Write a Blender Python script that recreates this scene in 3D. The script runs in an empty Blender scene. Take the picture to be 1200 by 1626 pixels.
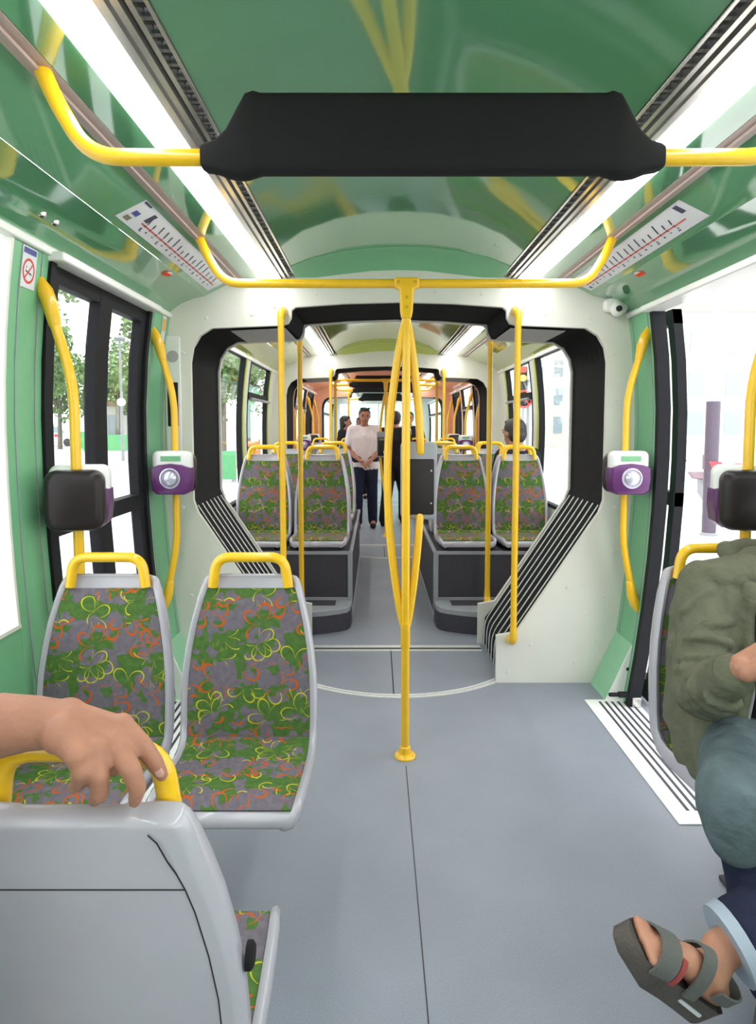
import bpy, bmesh, math, random
from mathutils import Vector, Matrix
random.seed(7)
SC = bpy.context.scene
COL = SC.collection
PI = math.pi
V = Vector

# ------------------------------------------------------------------ materials
def mat(name, rgb, rough=.5, metal=0, spec=.5, coat=0, emit=None, bdist=.01, estr=0, bump=0, bscale=60, vary=0, vscale=20):
    m = bpy.data.materials.new(name); m.use_nodes = True
    nt = m.node_tree; b = nt.nodes['Principled BSDF']
    b.inputs['Base Color'].default_value = (*rgb, 1)
    b.inputs['Roughness'].default_value = rough
    b.inputs['Metallic'].default_value = metal
    b.inputs['Specular IOR Level'].default_value = spec
    if coat: b.inputs['Coat Weight'].default_value = coat; b.inputs['Coat Roughness'].default_value = .05
    if emit:
        b.inputs['Emission Color'].default_value = (*emit, 1); b.inputs['Emission Strength'].default_value = estr
    if bump or vary:
        tc = nt.nodes.new('ShaderNodeTexCoord')
    if bump:
        n = nt.nodes.new('ShaderNodeTexNoise'); n.inputs['Scale'].default_value = bscale; n.inputs['Detail'].default_value = 4
        bp = nt.nodes.new('ShaderNodeBump'); bp.inputs['Strength'].default_value = bump; bp.inputs['Distance'].default_value = bdist
        nt.links.new(tc.outputs['Object'], n.inputs['Vector']); nt.links.new(n.outputs['Fac'], bp.inputs['Height'])
        nt.links.new(bp.outputs['Normal'], b.inputs['Normal'])
    if vary:
        n = nt.nodes.new('ShaderNodeTexNoise'); n.inputs['Scale'].default_value = vscale; n.inputs['Detail'].default_value = 5
        r = nt.nodes.new('ShaderNodeMapRange'); r.inputs['From Min'].default_value = .3; r.inputs['From Max'].default_value = .7
        r.inputs['To Min'].default_value = 1 - vary; r.inputs['To Max'].default_value = 1 + vary
        mx = nt.nodes.new('ShaderNodeMix'); mx.data_type = 'RGBA'; mx.blend_type = 'MULTIPLY'; mx.inputs[0].default_value = 1
        mx.inputs[6].default_value = (*rgb, 1)
        nt.links.new(tc.outputs['Object'], n.inputs['Vector']); nt.links.new(n.outputs['Fac'], r.inputs['Value'])
        nt.links.new(r.outputs['Result'], mx.inputs[7]); nt.links.new(mx.outputs[2], b.inputs['Base Color'])
    return m

def glass_mat(name, tint, refl=.07):
    m = bpy.data.materials.new(name); m.use_nodes = True
    nt = m.node_tree; nt.nodes.clear()
    o = nt.nodes.new('ShaderNodeOutputMaterial'); t = nt.nodes.new('ShaderNodeBsdfTransparent'); g = nt.nodes.new('ShaderNodeBsdfGlossy')
    t.inputs['Color'].default_value = (*tint, 1); g.inputs['Roughness'].default_value = .02
    mx = nt.nodes.new('ShaderNodeMixShader'); lw = nt.nodes.new('ShaderNodeLayerWeight'); lw.inputs['Blend'].default_value = .5
    pw = nt.nodes.new('ShaderNodeMath'); pw.operation = 'POWER'; pw.inputs[1].default_value = 5; ma = nt.nodes.new('ShaderNodeMath'); ma.operation = 'MULTIPLY_ADD'; ma.inputs[1].default_value = .35; ma.inputs[2].default_value = .035
    nt.links.new(lw.outputs['Facing'], pw.inputs[0]); nt.links.new(pw.outputs[0], ma.inputs[0]); nt.links.new(ma.outputs[0], mx.inputs[0]); nt.links.new(t.outputs[0], mx.inputs[1]); nt.links.new(g.outputs[0], mx.inputs[2])
    nt.links.new(mx.outputs[0], o.inputs[0])
    return m

def fabric_mat(name='seat_fabric'):
    """woven moquette: grey-violet and green patches in bands, orange and yellow flower outlines; drawn in UV metres"""
    m = bpy.data.materials.new(name); m.use_nodes = True
    nt = m.node_tree; b = nt.nodes['Principled BSDF']; b.inputs['Roughness'].default_value = .95; b.inputs['Specular IOR Level'].default_value = .1
    N = nt.nodes.new; L = nt.links.new
    uv = N('ShaderNodeUVMap'); uv.uv_map = 'UVMap'
    def math_(op, a, b_=None, c=None):
        n = N('ShaderNodeMath'); n.operation = op
        for i, v in enumerate((a, b_, c)):
            if v is None: continue
            if isinstance(v, (int, float)): n.inputs[i].default_value = v
            else: L(v, n.inputs[i])
        return n.outputs[0]
    # wobble the coordinates a little
    nz = N('ShaderNodeTexNoise'); nz.inputs['Scale'].default_value = 14; L(uv.outputs[0], nz.inputs['Vector'])
    sub = N('ShaderNodeVectorMath'); sub.operation = 'MULTIPLY_ADD'; L(nz.outputs['Color'], sub.inputs[0]); sub.inputs[1].default_value = (.014, .014, 0); L(uv.outputs[0], sub.inputs[2])
    P = sub.outputs[0]
    sx = N('ShaderNodeSeparateXYZ'); L(P, sx.inputs[0])
    def flowers(scale, off, petals, rmax, width):
        add = N('ShaderNodeVectorMath'); add.operation = 'ADD'; L(P, add.inputs[0]); add.inputs[1].default_value = (*off, 0)
        vo = N('ShaderNodeTexVoronoi'); vo.voronoi_dimensions = '2D'; vo.inputs['Scale'].default_value = scale; vo.inputs['Randomness'].default_value = .75
        L(add.outputs[0], vo.inputs['Vector'])
        mul = N('ShaderNodeVectorMath'); mul.operation = 'SCALE'; mul.inputs['Scale'].default_value = 1.0
        L(vo.outputs['Position'], mul.inputs[0])
        d = N('ShaderNodeVectorMath'); d.operation = 'SUBTRACT'; L(add.outputs[0], d.inputs[0]); L(mul.outputs[0], d.inputs[1])
        s = N('ShaderNodeSeparateXYZ'); L(d.outputs[0], s.inputs[0])
        r = math_('SQRT', math_('ADD', math_('MULTIPLY', s.outputs[0], s.outputs[0]), math_('MULTIPLY', s.outputs[1], s.outputs[1])))
        th = math_('ARCTAN2', s.outputs[1], s.outputs[0])
        sc = N('ShaderNodeSeparateColor'); L(vo.outputs['Color'], sc.inputs[0])
        ang = math_('MULTIPLY_ADD', th, petals / 2, math_('MULTIPLY', sc.outputs[0], 6.28))
        pet = math_('MULTIPLY', math_('POWER', math_('ABSOLUTE', math_('COSINE', ang)), .6), rmax)
        e = math_('ABSOLUTE', math_('SUBTRACT', r, pet))
        mk = math_('MULTIPLY', math_('LESS_THAN', e, width), math_('GREATER_THAN', r, rmax * .22))
        half = math_('GREATER_THAN', math_('COSINE', math_('ADD', th, math_('MULTIPLY', sc.outputs[1], 6.28))), -.35)
        return math_('MULTIPLY', mk, half)
    band = math_('SINE', math_('MULTIPLY', sx.outputs[1], 33.0))
    n2 = N('ShaderNodeTexNoise'); n2.inputs['Scale'].default_value = 17; n2.inputs['Detail'].default_value = 2; L(P, n2.inputs['Vector'])
    gmask = math_('GREATER_THAN', math_('ADD', n2.outputs['Fac'], math_('MULTIPLY', band, .075)), .5)
    n3 = N('ShaderNodeTexNoise'); n3.inputs['Scale'].default_value = 55; n3.inputs['Detail'].default_value = 4; L(uv.outputs[0], n3.inputs['Vector'])
    def mix(f, a, b_):
        n = N('ShaderNodeMix'); n.data_type = 'RGBA'
        if isinstance(f, (int, float)): n.inputs[0].default_value = f
        else: L(f, n.inputs[0])
        for i, v in ((6, a), (7, b_)):
            if isinstance(v, tuple): n.inputs[i].default_value = (*v, 1)
            else: L(v, n.inputs[i])
        return n.outputs[2]
    gre = mix(n3.outputs['Fac'], (.035, .085, .022), (.105, .19, .05))
    vio = mix(n3.outputs['Fac'], (.09, .078, .098), (.20, .172, .205))
    c = mix(gmask, vio, gre)
    om = math_('MULTIPLY', flowers(6.6, (.03, .06), 5, .066, .0046), math_('LESS_THAN', band, .55))
    om2 = math_('MULTIPLY', flowers(7.6, (.33, .21), 4, .058, .0042), math_('LESS_THAN', band, .1))
    ym = math_('MULTIPLY', flowers(6.8, (.17, .31), 5, .064, .0023), math_('GREATER_THAN', band, -.35))
    ym2 = math_('MULTIPLY', flowers(7.2, (.71, .53), 4, .062, .0023), math_('GREATER_THAN', band, .1))
    c = mix(math_('MAXIMUM', om, om2), c, (.42, .095, .025))
    c = mix(math_('MAXIMUM', ym, ym2), c, (.46, .42, .03))
    L(c, b.inputs['Base Color'])
    wv = N('ShaderNodeTexNoise'); wv.inputs['Scale'].default_value = 420; L(uv.outputs[0], wv.inputs['Vector'])
    bp = N('ShaderNodeBump'); bp.inputs['Strength'].default_value = .25; bp.inputs['Distance'].default_value = .003
    L(wv.outputs['Fac'], bp.inputs['Height']); L(bp.outputs[0], b.inputs['Normal'])
    return m

def floor_mat():
    m = mat('floor_vinyl', (.27, .29, .35), .42, spec=.45)
    nt = m.node_tree; b = nt.nodes['Principled BSDF']; N = nt.nodes.new; L = nt.links.new
    tc = N('ShaderNodeTexCoord')
    a = N('ShaderNodeTexNoise'); a.inputs['Scale'].default_value = 260; a.inputs['Detail'].default_value = 3
    c = N('ShaderNodeTexNoise'); c.inputs['Scale'].default_value = 3; c.inputs['Detail'].default_value = 6
    L(tc.outputs['Object'], a.inputs['Vector']); L(tc.outputs['Object'], c.inputs['Vector'])
    r = N('ShaderNodeValToRGB'); e = r.color_ramp.elements
    e[0].position = .33; e[0].color = (.205, .222, .268, 1); e[1].position = .68; e[1].color = (.29, .31, .37, 1)
    ad = N('ShaderNodeMath'); ad.operation = 'MULTIPLY_ADD'; L(c.outputs['Fac'], ad.inputs[0]); ad.inputs[1].default_value = .35
    s2 = N('ShaderNodeMath'); s2.operation = 'MULTIPLY'; L(a.outputs['Fac'], s2.inputs[0]); s2.inputs[1].default_value = .65
    L(s2.outputs[0], ad.inputs[2]); L(ad.outputs[0], r.inputs[0]); L(r.outputs[0], b.inputs['Base Color'])
    return m

M = dict(
    floor=floor_mat(), fabric=fabric_mat(),
    yellow=mat('yellow_paint', (.86, .50, .012), .28, spec=.5, coat=.3, vary=.04),
    yellow_shade=mat('yellow_paint_shaded', (.62, .33, .02), .35, spec=.4, vary=.04),  # darker copy of the yellow, with shade put into the colour
    shell=mat('grey_seat_plastic', (.425, .405, .455), .22, spec=.5, coat=.25, vary=.03, vscale=8),
    black=mat('black_rubber', (.016, .0155, .017), .75, spec=.12, vary=.1),
    blackgloss=mat('black_plastic', (.018, .013, .014), .35, spec=.3, vary=.1),
    doorframe=mat('black_door_frame', (.014, .014, .017), .6, spec=.15, vary=.1),
    pad=mat('black_pad_vinyl', (.020, .0195, .020), .8, spec=.08, bump=.1, bscale=300),
    cream=mat('cream_wall_paint', (.71, .705, .645), .4, spec=.4, vary=.03, vscale=5),
    palegreen=mat('pale_green_cover', (.27, .55, .34), .4, vary=.03),
    white=mat('white_panel', (.82, .83, .80), .4, vary=.02),
    whitegloss=mat('white_plastic', (.80, .80, .78), .3, vary=.02),
    alu=mat('aluminium', (.76, .76, .75), .38, metal=.4, vary=.06, vscale=40),
    steel=mat('polished_slat', (.62, .60, .56), .22, metal=.9, vary=.05),
    dark=mat('dark_grey_panel', (.055, .052, .065), .6, spec=.3, bump=.1, bscale=200, vary=.12, vscale=60),
    greytrim=mat('grey_trim', (.30, .31, .34), .4, vary=.04),
    greylining=mat('grey_lining', (.42, .40, .40), .6, vary=.04),
    track=mat('rail_track', (.40, .31, .28), .4, metal=.2, vary=.05),
    slot=mat('slot_black', (.012, .012, .012), .8),
    purple=mat('purple_plastic', (.12, .03, .14), .3, vary=.06),
    lcd=mat('lcd_green', (.16, .42, .20), .3, vary=.05),
    ring=mat('silver_ring', (.62, .62, .72), .2, metal=.4),
    red=mat('red_lens', (.70, .05, .01), .15, coat=.5),
    redink=mat('red_ink', (.62, .04, .03), .5), inkdark=mat('dark_ink', (.05, .05, .09), .6), bluelogo=mat('blue_ink', (.06, .07, .28), .5),
    paper=mat('paper_white', (.66, .67, .70), .35), orangeink=mat('orange_ink', (.75, .42, .08), .5), olivelogo=mat('olive_ink', (.2, .2, .12), .5),
    skin=mat('skin', (.42, .20, .13), .5, spec=.35, bump=.12, bscale=120, vary=.12, vscale=18),
    skinred=mat('skin_warm', (.40, .185, .12), .5, spec=.35, bump=.08, bscale=160, vary=.10, vscale=25),
    nail=mat('nail', (.60, .33, .27), .3),
    hair=mat('black_hair', (.016, .013, .013), .45, bump=.6, bscale=120),
    olive=mat('olive_jacket', (.125, .128, .088), .85, spec=.15, bump=.9, bscale=11, bdist=.03, vary=.08, vscale=10),
    denim=mat('faded_denim', (.105, .138, .15), .9, spec=.1, bump=.8, bscale=14, bdist=.025, vary=.16, vscale=14),
    navy=mat('navy_denim', (.022, .025, .05), .9, spec=.1, bump=.6, bscale=14, bdist=.02, vary=.15),
    cuff=mat('pale_cuff', (.35, .40, .48), .9, spec=.1, bump=.2, bscale=200),
    tee=mat('white_cotton', (.78, .74, .78), .9, spec=.1, bump=.15, bscale=40),
    blackcloth=mat('black_cloth', (.022, .022, .026), .85, spec=.1, bump=.2, bscale=60),
    sandal=mat('brown_sandal', (.085, .07, .062), .75, bump=.3, bscale=150, vary=.15), sandalgrey=mat('grey_strap', (.11, .11, .105), .8, bump=.3, bscale=200),
    sandalred=mat('red_lining', (.30, .05, .045), .8),
    glass=glass_mat('window_glass', (.94, .96, .95)), tealglass=glass_mat('teal_glass', (.55, .80, .74)),
    light=mat('light_diffuser', (.9, .9, .92), .5, emit=(1.0, .98, .97), estr=9),
    eye=mat('eye', (.02, .015, .012), .2), lips=mat('lips', (.36, .13, .11), .5),
)
def gloss(name, c, rough=.1):
    m = mat(name, c, rough, spec=.6, coat=1, vary=.05, vscale=3); m.node_tree.nodes['Principled BSDF'].inputs['Coat IOR'].default_value = 1.9; return m
TINT = dict(green=(.115, .325, .165), lime=(.40, .46, .09), salmon=(.62, .32, .20), mint=(.30, .45, .42))
PANEL = {k: gloss(k + '_panel', v, .07) for k, v in TINT.items()}
SATIN = {k: mat(k + '_satin', tuple(min(1, a * 1.25 + .03) for a in v), .35, spec=.4, vary=.03) for k, v in TINT.items()}

# ------------------------------------------------------------------ mesh builder
class MB:
    def __init__(s): s.v = []; s.f = []; s.uv = {}
    def add(s, vs, fs):
        o = len(s.v); s.v += [V(p) for p in vs]; s.f += [tuple(i + o for i in f) for f in fs]; return o
    def box(s, x0, x1, y0, y1, z0, z1):
        x0, x1 = sorted((x0, x1)); y0, y1 = sorted((y0, y1)); z0, z1 = sorted((z0, z1))
        s.add([(x0, y0, z0), (x1, y0, z0), (x1, y1, z0), (x0, y1, z0), (x0, y0, z1), (x1, y0, z1), (x1, y1, z1), (x0, y1, z1)],
              [(0, 3, 2, 1), (4, 5, 6, 7), (0, 1, 5, 4), (1, 2, 6, 5), (2, 3, 7, 6), (3, 0, 4, 7)]); return s
    def loft(s, rows, cap=True, closed=True):
        n = len(rows[0]); o = s.add([p for r in rows for p in r], [])
        for i in range(len(rows) - 1):
            for j in range(n if closed else n - 1):
                a = o + i * n + j; b = o + i * n + (j + 1) % n
                s.f.append((a, b, b + n, a + n))
        if cap and closed:
            s.f.append(tuple(o + j for j in reversed(range(n)))); s.f.append(tuple(o + (len(rows) - 1) * n + j for j in range(n)))
        return s
    def tube(s, path, r, seg=12, round_ends=False):
        path = [V(p) for p in path]; rs = r if isinstance(r, (list, tuple)) else [r] * len(path)
        rows = []; up = None
        for i, p in enumerate(path):
            t = (path[min(i + 1, len(path) - 1)] - path[max(i - 1, 0)]).normalized()
            if up is None: up = t.orthogonal().normalized()
            up = (up - t * up.dot(t)).normalized(); w = t.cross(up)
            ring = lambda c, rr: [c + (up * math.cos(2 * PI * k / seg) + w * math.sin(2 * PI * k / seg)) * rr for k in range(seg)]
            if round_ends and i == 0:
                for a in (80, 55, 28): rows.append(ring(p - t * rs[i] * math.sin(math.radians(a)), rs[i] * math.cos(math.radians(a))))
            rows.append(ring(p, rs[i]))
            if round_ends and i == len(path) - 1:
                for a in (28, 55, 80): rows.append(ring(p + t * rs[i] * math.sin(math.radians(a)), rs[i] * math.cos(math.radians(a))))
        return s.loft(rows)
    def ell(s, c, r, nu=16, nv=10, rot=None):
        c = V(c); r = (r, r, r) if isinstance(r, (int, float)) else r
        rows = []
        for j in range(nv + 1):
            ph = -PI / 2 + PI * (j if 0 < j < nv else (j + (.02 if j == 0 else -.02))) / nv
            row = []
            for i in range(nu):
                a = 2 * PI * i / nu; p = V((r[0] * math.cos(ph) * math.cos(a), r[1] * math.cos(ph) * math.sin(a), r[2] * math.sin(ph)))
                row.append(c + (rot @ p if rot else p))
            rows.append(row)
        return s.loft(rows)
    def cap(s, a, ra, b, rb, seg=14):
        return s.tube([a, b], [ra, rb], seg).ell(a, ra, seg, 8).ell(b, rb, seg, 8)
    def chain(s, pts, rs, seg=14):
        for i in range(len(pts) - 1): s.tube([pts[i], pts[i + 1]], [rs[i], rs[i + 1]], seg)
        for p, r in zip(pts, rs): s.ell(p, r, seg, 8)
        return s
    def prism(s, poly, y0, y1):
        """XZ polygon extruded along Y"""
        n = len(poly)
        return s.loft([[(x, y0, z) for x, z in poly], [(x, y1, z) for x, z in poly]])
    def lathe(s, prof, c, axis='z', seg=20):
        rows = []
        for r, h in prof:
            row = []
            for k in range(seg):
                a = 2 * PI * k / seg; x, y = max(r, 1e-4) * math.cos(a), max(r, 1e-4) * math.sin(a)
                p = {'z': (x, y, h), 'y': (x, h, -y), 'x': (h, x, y)}[axis]
                row.append(V(c) + V(p))
            rows.append(row)
        return s.loft(rows)
    def rbox(s, c, size, r, seg=4, axis='y', bulge=0):
        """rounded-rectangle slab: outline rounded in the plane across AXIS, edges chamfered"""
        w, h, d = size; pts = []
        for cx, cy, a0 in ((w / 2 - r, h / 2 - r, 0), (-w / 2 + r, h / 2 - r, 90), (-w / 2 + r, -h / 2 + r, 180), (w / 2 - r, -h / 2 + r, 270)):
            for k in range(seg + 1):
                a = math.radians(a0 + 90 * k / seg); pts.append((cx + r * math.cos(a), cy + r * math.sin(a)))
        rows = []; e = min(d * .3, r * .6)
        for dd, k in ((-d / 2, 1 - 2 * e / min(w, h)), (-d / 2 + e * .3, 1 - .6 * e / min(w, h)), (-d / 2 + e, 1), (d / 2 - e, 1), (d / 2 - e * .3, 1 - .6 * e / min(w, h)), (d / 2, 1 - 2 * e / min(w, h))):
            row = []
            for x, z in pts:
                p = {'y': (x * k, dd, z * k), 'x': (dd, x * k, z * k), 'z': (x * k, z * k, dd)}[axis]; row.append(V(c) + V(p))
            rows.append(row)
        return s.loft(rows)
    def build(s, name, m, parent=None, loc=(0, 0, 0), smooth=35, bevel=0, remesh=0, msmooth=0, subsurf=0, displace=None, kind=None):
        off = V(loc)
        if parent is not None:
            q = parent; po = V((0, 0, 0))
            while q is not None: po += q.location; q = q.parent
            off = po
        me = bpy.data.meshes.new(name)
        me.from_pydata([tuple(p - off) for p in s.v], [], s.f)
        bm = bmesh.new(); bm.from_mesh(me); bmesh.ops.recalc_face_normals(bm, faces=bm.faces[:])
        if s.uv:
            lay = bm.loops.layers.uv.new('UVMap'); bm.verts.index_update()
            for f in bm.faces:
                for l in f.loops: l[lay].uv = s.uv.get(l.vert.index, (0, 0))
        bm.to_mesh(me); bm.free()
        o = bpy.data.objects.new(name, me); COL.objects.link(o)
        if isinstance(m, (list, tuple)):
            for x in m: me.materials.append(x)
        else: me.materials.append(m)
        if smooth:
            me.shade_smooth(); me.set_sharp_from_angle(angle=math.radians(smooth))
        if parent is not None: o.parent = parent
        else: o.location = off
        if bevel:
            b = o.modifiers.new('b', 'BEVEL'); b.width = bevel; b.segments = 2; b.limit_method = 'ANGLE'; b.angle_limit = math.radians(40)
        if remesh:
            r = o.modifiers.new('r', 'REMESH'); r.mode = 'VOXEL'; r.voxel_size = remesh; r.use_smooth_shade = True
        if msmooth:
            r = o.modifiers.new('s', 'SMOOTH'); r.factor = .5; r.iterations = msmooth
        if displace:
            t = bpy.data.textures.new(name + '_folds', 'CLOUDS'); t.noise_scale = displace[1]; t.noise_depth = 2
            d = o.modifiers.new('d', 'DISPLACE'); d.texture = t; d.strength = displace[0]; d.mid_level = .5; d.texture_coords = 'GLOBAL'
        if kind: o['kind'] = kind
        return o

def thing(name, label, cat, loc=(0, 0, 0), group=None):
    o = bpy.data.objects.new(name, None); COL.objects.link(o); o.location = loc; o.empty_display_size = .05
    return tag(o, label, cat, group)
def tag(o, label, cat, group=None):
    o['label'] = label; o['category'] = cat
    if group: o['group'] = group
    return o
def dup(root, loc, label, group=None, rz=0, sx=1):
    r = root.copy(); COL.objects.link(r); r.location = loc; r.rotation_euler = (0, 0, rz); r['label'] = label
    if group: r['group'] = group
    for ch in root.children:
        c = ch.copy(); COL.objects.link(c); c.parent = r
        for g in ch.children:
            d = g.copy(); COL.objects.link(d); d.parent = c
    return r
def struct(mb, name, m, loc=(0, 0, 0), **k):
    o = mb.build(name, m, None, loc, **k); o['kind'] = 'structure'; return o
def arc(c, r, a0, a1, n, plane='xz', y=0):
    out = []
    for k in range(n + 1):
        a = math.radians(a0 + (a1 - a0) * k / n); p = (c[0] + r * math.cos(a), c[1] + r * math.sin(a))
        out.append((p[0], y, p[1]) if plane == 'xz' else (p[0], p[1], y))
    return out
def bend(pts, r, n=6):
    """round the corners of a polyline"""
    pts = [V(p) for p in pts]; out = [pts[0]]
    for i in range(1, len(pts) - 1):
        a, b, c = pts[i - 1], pts[i], pts[i + 1]; d0 = (a - b); d1 = (c - b)
        rr = min(r, d0.length * .48, d1.length * .48); p0 = b + d0.normalized() * rr; p1 = b + d1.normalized() * rr
        for k in range(n + 1):
            t = k / n; out.append(p0 * (1 - t) ** 2 + b * 2 * t * (1 - t) + p1 * t * t)
    out.append(pts[-1]); return out
def xw(z):
    """inner face of the bulging side wall"""
    return 1.30 - .06 * ((z - 1.4) / .7) ** 2 if z > 1.4 else 1.30 - .10 * ((1.4 - z) / 1.3) ** 2

# ------------------------------------------------------------------ camera, world
cam = bpy.data.cameras.new('camera'); co = bpy.data.objects.new('camera', cam); COL.objects.link(co)
co.location = (-.125, 0, 1.45); co.rotation_euler = (math.radians(90 - 4), 0, 0)
cam.sensor_fit = 'VERTICAL'; cam.sensor_height = 36; cam.lens = 36 * 1000 / 1626
cam.shift_x = (600 - 597) / 1626; cam.shift_y = -(813 - 747) / 1626; cam.clip_start = .02; cam.clip_end = 500
SC.camera = co
w = bpy.data.worlds.new('overcast_sky'); SC.world = w; w.use_nodes = True
bg = w.node_tree.nodes['Background']; bg.inputs[0].default_value = (.96, .98, 1, 1); bg.inputs[1].default_value = 2.0
SC.view_settings.view_transform = 'Standard'; SC.view_settings.look = 'None'; SC.view_settings.gamma = 1; SC.view_settings.exposure = .95
SC.cycles.use_denoising = True; SC.cycles.max_bounces = 8; SC.cycles.diffuse_bounces = 4; SC.cycles.glossy_bounces = 4
SC.cycles.transparent_max_bounces = 12; SC.cycles.sample_clamp_indirect = 6; SC.cycles.caustics_reflective = False; SC.cycles.caustics_refractive = False

# ------------------------------------------------------------------ shell of the tram
Y1, Y2, Y3, Y4, Y5, Y6, Y7 = 3.479, 4.15, 7.15, 7.82, 11.75, 12.4, 17.0   # ends of the modules and gangways
YB = -2.4
b = MB().box(-1.32, 1.32, YB, Y7, -.06, 0); struct(b, 'floor', M['floor'])
CEIL = [(0, 2.365), (.15, 2.36), (.3, 2.343), (.45, 2.31), (.56, 2.268)]
def strip(mb, p0, p1, y0, y1, t=.02):
    """slab between two XZ points, thickness upwards"""
    (x0, z0), (x1, z1) = p0, p1
    mb.loft([[(x0, y, z0), (x1, y, z1), (x1, y, z1 + t), (x0, y, z0 + t)] for y in (y0, y1)])
OPEN = [(.554, 0), (.554, .27), (.665, .29), (1.07, .905), (1.115, .97), (1.14, 1.04), (1.14, 1.80), (1.125, 1.88), (1.085, 1.945), (1.02, 1.985), (.64, 2.0), (.605, 2.01), (.587, 2.04), (.585, 2.08), (.565, 2.097), (.3, 2.117), (0, 2.125)]
OUTER = [(0, 2.40), (.56, 2.30), (.9, 2.29), (1.1, 2.2)] + [(xw(z) + .035, z) for z in (2.1, 1.8, 1.4, 1.0, .6, .3, 0)]
nwin = [0]; ndoor = [0]; ntrim = [0]
def end_wall(name, y, face, m):
    """bulkhead round a gangway opening; FACE -1 looks to the camera"""
    mb = MB(); t = .03
    for sx in (1, -1):
        poly = [(sx * x, z) for x, z in OPEN + OUTER]
        mb.prism(poly, y, y - face * t)
    for sx in (1, -1):                                  # bolt caps
        for x, z in ((1.2, 1.0), (1.2, .75), (1.16, .5), (1.12, .25), (.62, .06), (.75, .22), (.95, .55), (1.2, 1.3), (1.2, 1.6), (1.18, 1.85), (1.05, 2.04), (.8, 2.06), (.68, 2.1), (.45, 2.17), (.2, 2.18), (1.0, .12), (1.05, .4)):
            mb.lathe([(.011, 0), (.010, face * .004), (.004, face * .005), (0, face * .005)], (sx * x, y, z), 'y', 10)
    return struct(mb, name, m, smooth=30)
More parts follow.
